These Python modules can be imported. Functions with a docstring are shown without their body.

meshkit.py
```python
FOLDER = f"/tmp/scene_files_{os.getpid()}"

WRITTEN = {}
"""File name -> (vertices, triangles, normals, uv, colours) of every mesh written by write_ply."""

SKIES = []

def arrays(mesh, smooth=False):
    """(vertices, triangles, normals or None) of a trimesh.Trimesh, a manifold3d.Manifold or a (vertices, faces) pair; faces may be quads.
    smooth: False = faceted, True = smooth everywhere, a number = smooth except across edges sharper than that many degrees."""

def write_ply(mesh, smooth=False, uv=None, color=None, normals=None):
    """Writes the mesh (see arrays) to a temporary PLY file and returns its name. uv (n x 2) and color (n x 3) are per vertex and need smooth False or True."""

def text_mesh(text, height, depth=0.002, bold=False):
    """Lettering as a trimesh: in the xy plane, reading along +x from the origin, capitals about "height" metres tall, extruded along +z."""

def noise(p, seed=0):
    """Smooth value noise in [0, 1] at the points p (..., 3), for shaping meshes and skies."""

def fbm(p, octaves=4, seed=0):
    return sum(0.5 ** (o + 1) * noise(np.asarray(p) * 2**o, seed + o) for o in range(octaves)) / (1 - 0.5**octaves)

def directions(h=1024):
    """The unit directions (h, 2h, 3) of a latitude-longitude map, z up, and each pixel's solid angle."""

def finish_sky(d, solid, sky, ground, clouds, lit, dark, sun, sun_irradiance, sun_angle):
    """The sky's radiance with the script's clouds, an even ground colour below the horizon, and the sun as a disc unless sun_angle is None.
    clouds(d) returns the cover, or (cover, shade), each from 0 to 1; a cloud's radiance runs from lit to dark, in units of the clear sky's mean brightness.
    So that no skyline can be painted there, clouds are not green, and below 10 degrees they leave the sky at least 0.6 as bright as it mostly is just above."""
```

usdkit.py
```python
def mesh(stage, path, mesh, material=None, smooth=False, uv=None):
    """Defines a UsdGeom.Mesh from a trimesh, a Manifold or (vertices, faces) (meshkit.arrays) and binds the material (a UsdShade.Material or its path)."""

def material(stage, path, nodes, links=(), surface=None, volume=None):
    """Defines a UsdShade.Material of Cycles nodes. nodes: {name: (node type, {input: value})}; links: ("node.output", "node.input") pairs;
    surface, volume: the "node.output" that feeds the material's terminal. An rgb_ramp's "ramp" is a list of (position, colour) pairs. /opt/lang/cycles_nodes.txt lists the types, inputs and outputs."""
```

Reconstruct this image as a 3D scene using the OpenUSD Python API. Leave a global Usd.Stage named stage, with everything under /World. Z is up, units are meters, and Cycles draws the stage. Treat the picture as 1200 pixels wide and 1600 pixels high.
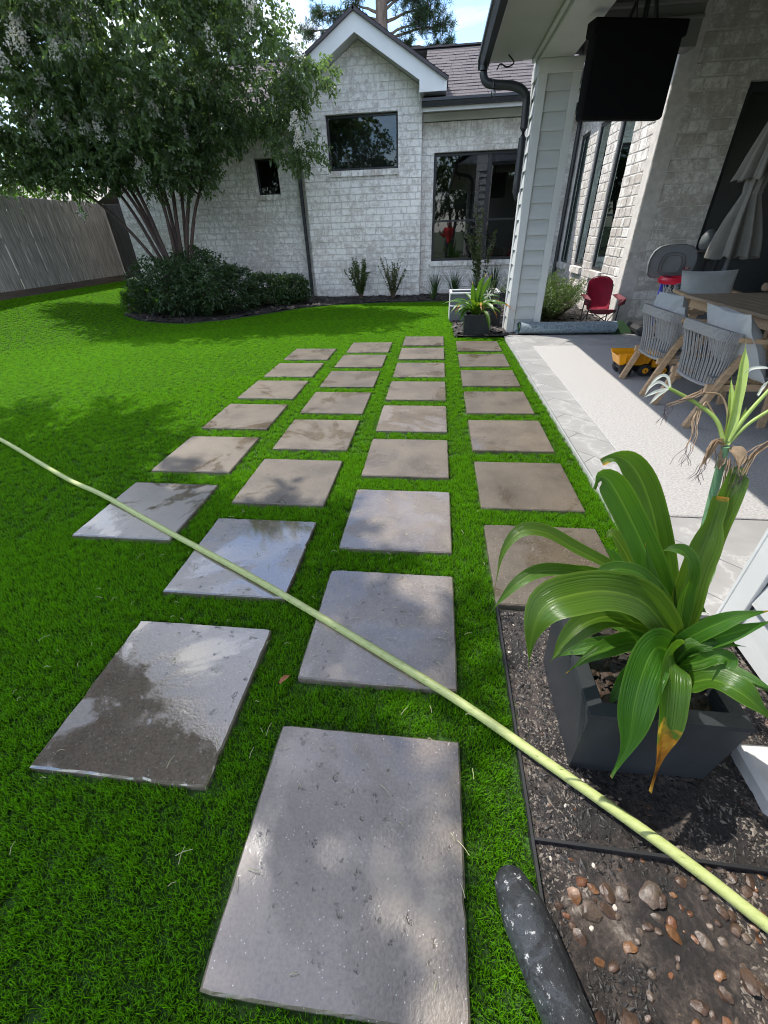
import math, random
import numpy as np, trimesh, usdkit
import manifold3d as m3
from meshkit import fbm, noise, text_mesh
from shapely.geometry import Polygon, box as sbox, Point, LineString
from shapely import affinity
from shapely.ops import unary_union
from pxr import Usd, UsdGeom, UsdLux, UsdShade, Gf, Sdf, Vt

stage = Usd.Stage.CreateInMemory()
UsdGeom.SetStageUpAxis(stage, UsdGeom.Tokens.z)
UsdGeom.Xform.Define(stage, '/World')
UsdGeom.Scope.Define(stage, '/World/Looks')

# ------------------------------------------------------------------ camera, sky, sun, exposure
EXPOSURE = 1.6
SKY = 0.15
SUN = 0.55
PITCH, ROLL, YAW, EYE = 0.5945, -0.03404, -0.129, 1.40751
def camera_axes():
    cy, sy = math.cos(YAW), math.sin(YAW)
    f = np.array([sy * math.cos(PITCH), cy * math.cos(PITCH), -math.sin(PITCH)])
    r = np.array([cy, -sy, 0.0]); u = np.cross(r, f)
    return math.cos(ROLL) * r + math.sin(ROLL) * u, -math.sin(ROLL) * r + math.cos(ROLL) * u, f
_r, _u, _f = camera_axes()
cam = UsdGeom.Camera.Define(stage, '/World/camera')
cam.AddTransformOp().Set(Gf.Matrix4d(*_r, 0, *_u, 0, *(-_f), 0, 0, 0, EYE, 1))
cam.CreateHorizontalApertureAttr(36.0); cam.CreateVerticalApertureAttr(48.0)
cam.CreateFocalLengthAttr(36.0 * 646.84 / 1200)
cam.CreateClippingRangeAttr((0.03, 2000))
cam.CreateExposureAttr(EXPOSURE)

TO_SUN = np.array([-0.494, 0.28, 1.0]); TO_SUN /= np.linalg.norm(TO_SUN)
SUN_EL = math.asin(TO_SUN[2]); SUN_ROT = math.atan2(TO_SUN[0], TO_SUN[1])
sun = UsdLux.DistantLight.Define(stage, '/World/sun')
sun.CreateIntensityAttr(SUN); sun.CreateAngleAttr(0.5); sun.CreateColorAttr(Gf.Vec3f(1.0, 0.95, 0.87)); sun.CreateNormalizeAttr(True)
z = TO_SUN; x = np.cross([0, 0, 1.0], z); x /= np.linalg.norm(x); y = np.cross(z, x)
sun.AddTransformOp().Set(Gf.Matrix4d(*x, 0, *y, 0, *z, 0, 0, 0, 0, 1))

MAT = {}
def mat(name, nodes, links=(), surface='p.BSDF', volume=None):
    MAT[name] = usdkit.material(stage, '/World/Looks/' + name, nodes, links, surface=surface, volume=volume)
    return MAT[name]
mat('sky_light', {
    'sky': ('sky_texture', {'sky_type': 'single_scattering', 'sun_disc': False, 'sun_elevation': SUN_EL, 'sun_rotation': SUN_ROT, 'altitude': 50.0, 'air_density': 1.0, 'aerosol_density': 0.9, 'ozone_density': 2.2}),
    'tc': ('texture_coordinate', {}),
    'map': ('mapping', {'scale': (1.0, 1.3, 2.6), 'location': (0.35, 0.1, 0.4), 'rotation': (0.0, 0.3, 0.5)}),
    'n': ('noise_texture', {'scale': 2.1, 'detail': 8.0, 'roughness': 0.56, 'distortion': 0.5}),
    'r': ('rgb_ramp', {'ramp': [(0.0, (0, 0, 0)), (0.42, (0.0, 0.0, 0.0)), (0.54, (0.45, 0.45, 0.45)), (0.66, (0.95, 0.95, 0.95)), (1, (1, 1, 1))]}),
    'h': ('hsv', {'saturation': 1.12, 'value': 0.85}),
    'mix': ('mix_color', {'b': (5.8, 5.8, 5.8)}),
    'bg': ('background_shader', {'strength': SKY}),
}, [('tc.generated', 'map.vector'), ('map.vector', 'n.vector'), ('n.fac', 'r.fac'), ('sky.color', 'h.color'), ('h.color', 'mix.a'), ('r.color', 'mix.fac'), ('mix.result', 'bg.color')], surface='bg.background')
dome = UsdLux.DomeLight.Define(stage, '/World/sky')
UsdShade.MaterialBindingAPI.Apply(dome.GetPrim()).Bind(MAT['sky_light'])

# ------------------------------------------------------------------ materials
def plain(name, col, rough=0.5, var=0.15, scale=8.0, bump=0.0, bscale=60.0, metal=0.0, spec=0.5, island=0.0, coord='object', detail=5.0, vs=(1, 1, 1), coat=0.0, trans=None, sheen=0.0):
    """One colour varied by noise (and by island), with fine relief; trans adds light through thin leaves."""
    d = tuple(max(0.0, c * (1 - var)) for c in col); l = tuple(min(1.0, c * (1 + var)) for c in col)
    nodes = {'tc': ('texture_coordinate', {}), 'g': ('geometry', {}), 'map': ('mapping', {'scale': vs}),
             'n': ('noise_texture', {'scale': scale, 'detail': detail, 'roughness': 0.6}),
             'mr': ('map_range', {'from_min': 0.3, 'from_max': 0.7, 'clamp': True}),
             'mix': ('mix_color', {'a': d, 'b': l}),
             'p': ('principled_bsdf', {'roughness': rough, 'metallic': metal, 'specular_ior_level': spec, 'coat_weight': coat, 'sheen_weight': sheen})}
    src = 'g.position' if coord == 'world' else 'tc.object'
    links = [(src, 'map.vector'), ('map.vector', 'n.vector'), ('n.fac', 'mr.value'), ('mr.result', 'mix.fac')]
    out = 'mix.result'
    if island:
        nodes['iv'] = ('map_range', {'from_min': 0.0, 'from_max': 1.0, 'to_min': 1 - island, 'to_max': 1 + island})
        nodes['ih'] = ('hsv', {'hue': 0.5, 'saturation': 1.0, 'fac': 1.0})
        links += [('g.random_per_island', 'iv.value'), ('iv.result', 'ih.value'), ('mix.result', 'ih.color')]
        out = 'ih.color'
    links.append((out, 'p.base_color'))
    if bump:
        nodes['bn'] = ('noise_texture', {'scale': bscale, 'detail': 6.0, 'roughness': 0.65})
        nodes['b'] = ('bump', {'strength': bump, 'distance': 0.004})
        links += [('map.vector', 'bn.vector'), ('bn.fac', 'b.height'), ('b.normal', 'p.normal')]
    if trans is None:
        return mat(name, nodes, links)
    nodes['t'] = ('translucent_bsdf', {}); nodes['mx'] = ('mix_closure', {'fac': trans[0]})
    nodes['tm'] = ('mix_color', {'blend_type': 'multiply', 'fac': 1.0, 'b': trans[1]})
    links += [(out, 'tm.a'), ('tm.result', 't.color'), ('p.BSDF', 'mx.closure1'), ('t.BSDF', 'mx.closure2')]
    return mat(name, nodes, links, surface='mx.closure')

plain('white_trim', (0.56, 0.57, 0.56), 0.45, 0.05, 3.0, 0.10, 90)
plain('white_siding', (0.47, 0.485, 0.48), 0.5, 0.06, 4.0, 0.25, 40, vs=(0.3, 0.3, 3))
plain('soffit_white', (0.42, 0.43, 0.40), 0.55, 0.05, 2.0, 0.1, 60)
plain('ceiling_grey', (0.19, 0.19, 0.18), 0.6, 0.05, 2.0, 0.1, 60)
plain('black_metal', (0.022, 0.024, 0.028), 0.38, 0.2, 6.0, 0.05, 30)
plain('frame_black', (0.016, 0.016, 0.018), 0.35, 0.2, 6.0)
plain('room_dark', (0.02, 0.02, 0.02), 0.9, 0.2, 3.0)
plain('shingle', (0.17, 0.145, 0.15), 0.9, 0.35, 60.0, 0.5, 160, island=0.45)
plain('roof_edge', (0.05, 0.045, 0.048), 0.8, 0.2, 10)
plain('mortar', (0.58, 0.555, 0.52), 0.95, 0.15, 14.0, 0.6, 50, coord='world')
mat('soil', {'g': ('geometry', {}), 'n': ('noise_texture', {'scale': 4.5, 'detail': 5.0, 'roughness': 0.6}), 'n2': ('noise_texture', {'scale': 70.0, 'detail': 8.0, 'roughness': 0.75}), 'n3': ('noise_texture', {'scale': 190.0, 'detail': 3.0}),
    'a': ('math', {'math_type': 'multiply_add', 'value2': 0.75}), 'mr': ('map_range', {'from_min': 0.62, 'from_max': 1.12, 'clamp': True}),
    'r': ('rgb_ramp', {'ramp': [(0.0, (0.010, 0.009, 0.008)), (0.42, (0.022, 0.018, 0.016)), (0.66, (0.060, 0.046, 0.038)), (0.88, (0.14, 0.112, 0.092)), (1.0, (0.24, 0.205, 0.17))]}),
    'b': ('bump', {'strength': 1.0, 'distance': 0.012}), 'p': ('principled_bsdf', {'roughness': 0.62})},
    [('g.position', 'n.vector'), ('g.position', 'n2.vector'), ('g.position', 'n3.vector'), ('n2.fac', 'a.value1'), ('n.fac', 'a.value3'), ('a.value', 'mr.value'), ('mr.result', 'r.fac'), ('r.color', 'p.base_color'), ('n2.fac', 'b.height'), ('b.normal', 'p.normal')])
plain('chip_dark', (0.028, 0.023, 0.02), 0.55, 0.4, 20.0, 0.4, 60, island=0.7)
plain('chip_brown', (0.085, 0.048, 0.028), 0.7, 0.4, 20.0, 0.4, 60, island=0.6)
plain('chip_pale', (0.28, 0.235, 0.19), 0.6, 0.3, 20.0, 0.3, 60, island=0.5)
plain('edging_black', (0.010, 0.010, 0.011), 0.5, 0.2, 10)
plain('weathered_fence', (0.37, 0.335, 0.305), 0.9, 0.6, 7.0, 0.6, 40, island=0.38, vs=(6, 6, 0.35), coord='world')
plain('dark_fence', (0.06, 0.054, 0.05), 0.9, 0.5, 7.0, 0.6, 40, island=0.3, vs=(6, 6, 0.35), coord='world')
plain('kick_board', (0.075, 0.055, 0.042), 0.9, 0.4, 4.0, 0.5, 40, vs=(4, 0.5, 6), coord='world')
plain('teak', (0.42, 0.285, 0.17), 0.55, 0.28, 6.0, 0.3, 30, vs=(1.5, 8, 8))
plain('teak_top', (0.34, 0.25, 0.165), 0.5, 0.35, 5.0, 0.3, 30, vs=(9, 0.6, 9), island=0.18)
plain('rope_grey', (0.29, 0.285, 0.28), 0.85, 0.2, 60.0, 0.5, 200, island=0.15)
plain('cushion', (0.39, 0.395, 0.385), 0.9, 0.08, 12.0, 0.35, 380, sheen=0.2)
plain('cushion_dark', (0.15, 0.155, 0.16), 0.9, 0.1, 12.0, 0.35, 380)
plain('umbrella_fabric', (0.22, 0.21, 0.19), 0.85, 0.12, 5.0, 0.2, 300)
plain('tv_cover', (0.0035, 0.0035, 0.004), 0.85, 0.2, 5.0, 0.2, 200, spec=0.15)
plain('planter_resin', (0.021, 0.023, 0.025), 0.42, 0.25, 9.0, 0.2, 60, vs=(1, 1, 0.4), spec=0.3)
plain('trough_grey', (0.12, 0.125, 0.13), 0.5, 0.25, 6.0, 0.2, 60)
plain('trough_white', (0.62, 0.63, 0.62), 0.45, 0.1, 6.0)
plain('turf_back', (0.020, 0.060, 0.003), 0.9, 0.3, 30.0, 0.5, 200, coord='world')
plain('turf_roll', (0.20, 0.25, 0.28), 0.75, 0.5, 35.0, 0.4, 120)
plain('turf_roll_green', (0.012, 0.05, 0.012), 0.9, 0.3, 35.0, 0.8, 120)
plain('rug_wool', (0.37, 0.36, 0.35), 0.95, 0.36, 60.0, 1.0, 150, vs=(1, 2.8, 1), coord='world', detail=4)
plain('grout', (0.36, 0.355, 0.345), 0.9, 0.1, 10)
plain('hose_green', (0.50, 0.58, 0.22), 0.45, 0.12, 5.0, 0.25, 50)
plain('boot_rubber', (0.020, 0.023, 0.026), 0.5, 0.55, 14.0, 0.35, 60, coat=0.12)
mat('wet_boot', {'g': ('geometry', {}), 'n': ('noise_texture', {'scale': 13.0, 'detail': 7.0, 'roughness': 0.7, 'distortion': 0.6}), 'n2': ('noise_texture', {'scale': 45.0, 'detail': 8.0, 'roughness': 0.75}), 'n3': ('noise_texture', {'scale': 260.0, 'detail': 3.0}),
    'c': ('rgb_ramp', {'ramp': [(0.3, (0.008, 0.009, 0.010)), (0.55, (0.018, 0.020, 0.022)), (0.605, (0.032, 0.034, 0.036)), (0.62, (0.40, 0.40, 0.39)), (1.0, (0.5, 0.5, 0.48))]}), 'w': ('rgb_ramp', {'ramp': [(0.0, (0, 0, 0)), (0.525, (0, 0, 0)), (0.54, (1, 1, 1)), (1, (1, 1, 1))]}),  # pale end of the colour ramp paints white wet glints onto the rubber
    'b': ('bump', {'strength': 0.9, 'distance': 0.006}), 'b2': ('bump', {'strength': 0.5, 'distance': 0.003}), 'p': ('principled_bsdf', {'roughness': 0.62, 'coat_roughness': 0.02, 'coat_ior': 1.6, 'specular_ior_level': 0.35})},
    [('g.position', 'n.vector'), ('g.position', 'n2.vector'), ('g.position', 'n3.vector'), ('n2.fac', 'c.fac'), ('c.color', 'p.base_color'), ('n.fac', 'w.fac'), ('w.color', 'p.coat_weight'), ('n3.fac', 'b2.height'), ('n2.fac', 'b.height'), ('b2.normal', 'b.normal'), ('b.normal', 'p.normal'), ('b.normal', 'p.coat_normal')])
plain('crinum_leaf', (0.055, 0.17, 0.018), 0.30, 0.25, 7.0, 0.15, 30, trans=(0.34, (2.6, 2.6, 1.0)))
plain('crinum_rib', (0.15, 0.30, 0.035), 0.33, 0.15, 7.0, trans=(0.35, (2.2, 2.0, 1.0)))
plain('crinum_brown', (0.26, 0.10, 0.018), 0.55, 0.6, 26.0, 0.3, 60, trans=(0.3, (2.0, 1.4, 0.8)))
plain('crinum_stalk', (0.12, 0.24, 0.12), 0.45, 0.15, 10.0)
plain('stalk_pale', (0.36, 0.48, 0.13), 0.45, 0.15, 10.0, trans=(0.3, (1.6, 1.6, 1.0)))
plain('petal_white', (0.7, 0.72, 0.64), 0.6, 0.05, 10, trans=(0.4, (1.2, 1.2, 1.1)))
plain('petal_dry', (0.34, 0.25, 0.16), 0.75, 0.35, 40, 0.2, 80, trans=(0.3, (1.5, 1.3, 1.0)))
plain('petal_purple', (0.10, 0.065, 0.07), 0.75, 0.3, 40)
plain('tree_leaf', (0.18, 0.265, 0.125), 0.22, 0.35, 1.2, coord='world', island=0.6, trans=(0.48, (2.2, 2.5, 1.1)))
plain('bright_leaf', (0.10, 0.23, 0.02), 0.4, 0.25, 2.0, coord='world', island=0.3, trans=(0.4, (2.0, 2.0, 1.0)))
plain('shrub_leaf', (0.055, 0.11, 0.034), 0.36, 0.35, 2.2, coord='world', island=0.5, trans=(0.25, (2.3, 2.5, 1.0)))
plain('bed_leaf', (0.085, 0.16, 0.035), 0.45, 0.3, 6, coord='world', island=0.4, trans=(0.3, (2, 2, 1)))
plain('olive_leaf', (0.11, 0.16, 0.05), 0.45, 0.3, 6, coord='world', island=0.4, trans=(0.3, (2, 2, 1)))
plain('strap_leaf', (0.05, 0.11, 0.03), 0.4, 0.3, 6, coord='world', island=0.4, trans=(0.25, (2, 2, 1)))
plain('pine_needle', (0.03, 0.065, 0.022), 0.5, 0.35, 1.5, coord='world', island=0.4, trans=(0.2, (2, 2, 1)))
plain('far_leaf', (0.05, 0.10, 0.028), 0.5, 0.4, 1.0, coord='world', island=0.4, trans=(0.3, (2, 2, 1)))
plain('blossom', (0.84, 0.80, 0.74), 0.8, 0.12, 30, island=0.2, trans=(0.4, (1.1, 1.1, 1.0)))
plain('blossom_pink', (0.55, 0.42, 0.42), 0.8, 0.12, 30, island=0.2, trans=(0.4, (1.1, 1.1, 1.0)))
plain('crape_bark', (0.062, 0.038, 0.030), 0.8, 0.4, 5.0, 0.5, 40, vs=(4, 4, 0.8), coord='world')
plain('pine_bark', (0.15, 0.11, 0.09), 0.9, 0.4, 3.0, 0.9, 14, vs=(3, 3, 1), coord='world')
plain('twig', (0.10, 0.075, 0.05), 0.8, 0.3, 10)
plain('camp_fabric', (0.34, 0.012, 0.045), 0.7, 0.2, 9.0, 0.2, 220, trans=(0.15, (1.3, 1, 1)))
plain('camp_dark', (0.10, 0.008, 0.016), 0.7, 0.2, 9.0, 0.2, 220)
plain('steel_black', (0.012, 0.012, 0.013), 0.4, 0.2, 9)
plain('toy_yellow', (0.70, 0.30, 0.006), 0.32, 0.08, 9)
plain('toy_black', (0.014, 0.014, 0.014), 0.6, 0.2, 30, 0.3, 80)
plain('toy_red', (0.55, 0.012, 0.035), 0.35, 0.08, 9)
plain('toy_blue', (0.025, 0.03, 0.28), 0.4, 0.1, 9)
plain('toy_grey', (0.19, 0.205, 0.21), 0.5, 0.08, 9, 0.05, 60)
plain('net_white', (0.6, 0.6, 0.58), 0.8, 0.1, 9)
plain('glaze_grey', (0.11, 0.12, 0.12), 0.45, 0.2, 9)
plain('limestone', (0.48, 0.46, 0.43), 0.9, 0.15, 9, 0.5, 60)
plain('red_cloth', (0.50, 0.022, 0.014), 0.8, 0.15, 9)
plain('dark_cloth', (0.02, 0.022, 0.03), 0.85, 0.2, 9)
plain('skin', (0.42, 0.26, 0.19), 0.55, 0.08, 9)
plain('hair_dark', (0.02, 0.014, 0.011), 0.6, 0.3, 30)
plain('dead_leaf', (0.33, 0.13, 0.05), 0.7, 0.3, 30)
plain('straw', (0.42, 0.40, 0.22), 0.7, 0.2, 30)
plain('far_ground', (0.06, 0.08, 0.03), 0.95, 0.3, 0.3, coord='world')
plain('far_wall', (0.32, 0.29, 0.26), 0.9, 0.1, 2)
for k, c in enumerate([(0.105, 0.044, 0.020), (0.060, 0.036, 0.024), (0.13, 0.062, 0.026), (0.085, 0.062, 0.046), (0.45, 0.41, 0.35)]):
    plain('pebble_stone_%s' % 'abcde'[k], c, 0.36, 0.6, 45.0, 0.8, 70, coord='world', coat=0.12)

# turf blades: colour by tuft and by height, light passing through
mat('turf_blade', {
    'oi': ('object_info', {}), 'g': ('geometry', {}), 'n': ('noise_texture', {'scale': 1.3, 'detail': 3.0}), 'tc': ('texture_coordinate', {}), 'sz': ('separate_xyz', {}),
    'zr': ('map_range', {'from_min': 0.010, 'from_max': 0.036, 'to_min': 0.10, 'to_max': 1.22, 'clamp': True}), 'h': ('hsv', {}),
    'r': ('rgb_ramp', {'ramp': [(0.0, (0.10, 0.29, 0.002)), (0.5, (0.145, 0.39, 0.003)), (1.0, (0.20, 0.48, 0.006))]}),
    'gt': ('math', {'math_type': 'greater_than', 'value2': 0.93}), 'yb': ('mix_color', {'b': (0.20, 0.24, 0.07)}), 'am': ('math', {'math_type': 'add'}), 'mm': ('math', {'math_type': 'multiply', 'value2': 0.5}),
    'p': ('principled_bsdf', {'roughness': 0.55, 'specular_ior_level': 0.16}), 't': ('translucent_bsdf', {}),
    'tm': ('mix_color', {'blend_type': 'multiply', 'fac': 1.0, 'b': (2.0, 2.0, 1.0)}), 'mx': ('mix_closure', {'fac': 0.48})},
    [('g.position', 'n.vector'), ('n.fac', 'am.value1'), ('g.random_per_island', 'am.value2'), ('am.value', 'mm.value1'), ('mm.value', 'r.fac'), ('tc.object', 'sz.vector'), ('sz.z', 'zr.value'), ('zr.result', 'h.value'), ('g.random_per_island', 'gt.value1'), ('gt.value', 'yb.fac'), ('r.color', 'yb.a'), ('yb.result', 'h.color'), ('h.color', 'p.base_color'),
     ('h.color', 'tm.a'), ('tm.result', 't.color'), ('p.BSDF', 'mx.closure1'), ('t.BSDF', 'mx.closure2')], surface='mx.closure')

# whitewashed brick: pale smear over grey-brown clay
def _brick(name, lo, hi):
    nodes = {
        'g': ('geometry', {}), 'oi': ('object_info', {}),
        'n': ('noise_texture', {'scale': 9.0, 'detail': 8.0, 'roughness': 0.72}), 'n2': ('noise_texture', {'scale': 42.0, 'detail': 6.0, 'roughness': 0.7}),
        'n4': ('noise_texture', {'scale': 0.9, 'detail': 4.0, 'roughness': 0.6}), 's4': ('math', {'math_type': 'multiply_add', 'value2': 0.55, 'value3': -0.27}), 's5': ('math', {'math_type': 'add'}), 's1': ('math', {'math_type': 'multiply_add', 'value2': 0.5}), 's2': ('math', {'math_type': 'multiply_add', 'value2': 0.26}), 's3': ('math', {'math_type': 'multiply_add', 'value2': 0.16}),
        'mr': ('map_range', {'from_min': 0.66, 'from_max': 1.16, 'clamp': True}),
        'r': ('rgb_ramp', {'ramp': [(0.0, lo), (0.30, tuple(0.7 * a + 0.3 * b for a, b in zip(lo, hi))), (0.55, hi), (1.0, tuple(min(0.85, 1.15 * c) for c in hi))]}),
        'bn': ('noise_texture', {'scale': 48.0, 'detail': 8.0, 'roughness': 0.7}), 'b': ('bump', {'strength': 0.8, 'distance': 0.009}),
        'p': ('principled_bsdf', {'roughness': 0.88, 'specular_ior_level': 0.3})}
    links = [('g.position', 'n.vector'), ('g.position', 'n2.vector'), ('g.position', 'bn.vector'), ('n2.fac', 's1.value1'), ('n.fac', 's1.value3'),
             ('g.random_per_island', 's2.value1'), ('s1.value', 's2.value3'), ('oi.random', 's3.value1'), ('s2.value', 's3.value3'), ('g.position', 'n4.vector'), ('n4.fac', 's4.value1'), ('s3.value', 's5.value1'), ('s4.value', 's5.value2'), ('s5.value', 'mr.value'), ('mr.result', 'r.fac'),
             ('r.color', 'p.base_color'), ('bn.fac', 'b.height'), ('b.normal', 'p.normal')]
    mat(name, nodes, links)
_brick('white_brick', (0.43, 0.39, 0.35), (0.745, 0.72, 0.68))

# concrete of the pavers: aggregate specks, stains, and a film of water of varying extent
def paver_mat(name, base, wet, rmin, rmax, spec, stain, ior=1.5):
    mat(name, {
        'g': ('geometry', {}), 'oi': ('object_info', {}),
        'n': ('noise_texture', {'scale': 3.2, 'detail': 6.0, 'roughness': 0.62}), 'n2': ('noise_texture', {'scale': 110.0, 'detail': 3.0, 'roughness': 0.6}),
        'v': ('voronoi_texture', {'scale': 105.0}), 'vr': ('rgb_ramp', {'ramp': [(0.0, (1, 1, 1)), (0.10, (1, 1, 1)), (0.17, (0, 0, 0)), (1, (0, 0, 0))]}),
        'sep': ('separate_color', {}), 'gt': ('math', {'math_type': 'greater_than', 'value2': 0.74}), 'vm': ('math', {'math_type': 'multiply'}),
        'c1': ('rgb_ramp', {'ramp': [(0.25, stain), (0.5, base), (0.75, tuple(1.3 * c for c in base))]}),
        'ov': ('map_range', {'to_min': 0.85, 'to_max': 1.15}), 'oh': ('hsv', {}),
        'c2': ('mix_color', {'blend_type': 'multiply', 'fac': 0.6}), 'fr': ('rgb_ramp', {'ramp': [(0.3, (0.45, 0.45, 0.45)), (0.6, (1.1, 1.1, 1.1))]}),
        'c3': ('mix_color', {'b': (0.55, 0.53, 0.50)}),
        'w': ('noise_texture', {'scale': 1.9, 'detail': 5.0, 'roughness': 0.6, 'distortion': 0.6}),
        'wr': ('map_range', {'from_min': wet - 0.03, 'from_max': wet + 0.04, 'to_min': rmax, 'to_max': rmin, 'clamp': True}),
        'wb': ('map_range', {'from_min': wet - 0.03, 'from_max': wet + 0.04, 'to_min': 0.75, 'to_max': 0.05, 'clamp': True}),
        'pit': ('noise_texture', {'scale': 30.0, 'detail': 4.0, 'roughness': 0.6}), 'pr': ('rgb_ramp', {'ramp': [(0.0, (0, 0, 0)), (0.29, (0.0, 0.0, 0.0)), (0.37, (1, 1, 1)), (1, (1, 1, 1))]}),
        'bm': ('math', {'math_type': 'multiply_add', 'value2': 0.35}),
        'b': ('bump', {'distance': 0.004}),
        'p': ('principled_bsdf', {'specular_ior_level': spec, 'ior': ior})},
        [('g.position', 'n.vector'), ('g.position', 'n2.vector'), ('g.position', 'v.vector'), ('g.position', 'w.vector'), ('g.position', 'pit.vector'),
         ('n.fac', 'c1.fac'), ('oi.random', 'ov.value'), ('ov.result', 'oh.value'), ('c1.color', 'oh.color'), ('oh.color', 'c2.a'), ('n2.fac', 'fr.fac'), ('fr.color', 'c2.b'), ('c2.result', 'c3.a'),
         ('v.distance', 'vr.fac'), ('v.color', 'sep.color'), ('sep.r', 'gt.value1'), ('gt.value', 'vm.value1'), ('vr.color', 'vm.value2'), ('vm.value', 'c3.fac'), ('c3.result', 'p.base_color'),
         ('w.fac', 'wr.value'), ('wr.result', 'p.roughness'), ('w.fac', 'wb.value'), ('wb.result', 'b.strength'), ('pit.fac', 'pr.fac'), ('n2.fac', 'bm.value1'), ('pr.color', 'bm.value3'), ('bm.value', 'b.height'), ('b.normal', 'p.normal')])
paver_mat('paver_damp', (0.108, 0.087, 0.062), 0.56, 0.17, 0.5, 0.7, (0.055, 0.041, 0.027))
paver_mat('paver_grey', (0.150, 0.122, 0.094), 0.50, 0.13, 0.40, 0.9, (0.080, 0.061, 0.044), 1.55)
paver_mat('paver_wet', (0.110, 0.088, 0.064), 0.50, 0.015, 0.34, 1.0, (0.065, 0.05, 0.038), 1.8)

# grey marble tile
mat('marble_tile', {
    'g': ('geometry', {}), 'oi': ('object_info', {}), 'off': ('vector_math', {'math_type': 'scale', 'scale': 31.0}), 'cx': ('combine_xyz', {}), 'ad': ('vector_math', {'math_type': 'add'}),
    'n': ('noise_texture', {'scale': 1.7, 'detail': 7.0, 'roughness': 0.62, 'distortion': 0.5}),
    'ab': ('math', {'math_type': 'subtract', 'value2': 0.5}), 'aa': ('math', {'math_type': 'absolute'}),
    'r': ('rgb_ramp', {'ramp': [(0.0, (0.42, 0.41, 0.40)), (0.005, (0.36, 0.355, 0.345)), (0.02, (0.305, 0.30, 0.292)), (0.1, (0.275, 0.27, 0.262)), (1, (0.22, 0.216, 0.21))]}),
    'p': ('principled_bsdf', {'roughness': 0.4})},
    [('oi.random', 'cx.x'), ('oi.random', 'cx.y'), ('cx.vector', 'off.vector1'), ('off.vector', 'ad.vector1'), ('g.position', 'ad.vector2'), ('ad.vector', 'n.vector'), ('n.fac', 'ab.value1'), ('ab.value', 'aa.value1'), ('aa.value', 'r.fac'), ('r.color', 'p.base_color')])

# hose: pale green sleeve with dark scuffs along it
mat('hose_skin', {
    'g': ('geometry', {}), 'm': ('mapping', {'rotation': (0, 0, 0.49), 'scale': (30.0, 90.0, 90.0)}),
    'n': ('noise_texture', {'scale': 1.0, 'detail': 5.0, 'roughness': 0.65}), 'n2': ('noise_texture', {'scale': 3.0, 'detail': 3.0}),
    'r': ('rgb_ramp', {'ramp': [(0.0, (0.05, 0.06, 0.02)), (0.30, (0.09, 0.11, 0.03)), (0.37, (0.33, 0.38, 0.13)), (1, (0.50, 0.54, 0.24))]}),
    'b': ('bump', {'strength': 0.3, 'distance': 0.003}), 'p': ('principled_bsdf', {'roughness': 0.45})},
    [('g.position', 'm.vector'), ('m.vector', 'n.vector'), ('n.fac', 'r.fac'), ('r.color', 'p.base_color'), ('n.fac', 'b.height'), ('b.normal', 'p.normal')])

# window glass: clear and mirror-like
mat('window_glass', {'f': ('fresnel', {'IOR': 1.8}), 't': ('transparent_bsdf', {'color': (0.75, 0.8, 0.8)}), 'g': ('glossy_bsdf', {'roughness': 0.0, 'color': (0.95, 0.97, 1.0)}), 'mx': ('mix_closure', {})},
    [('f.fac', 'mx.fac'), ('t.BSDF', 'mx.closure1'), ('g.BSDF', 'mx.closure2')], surface='mx.closure')

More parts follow.
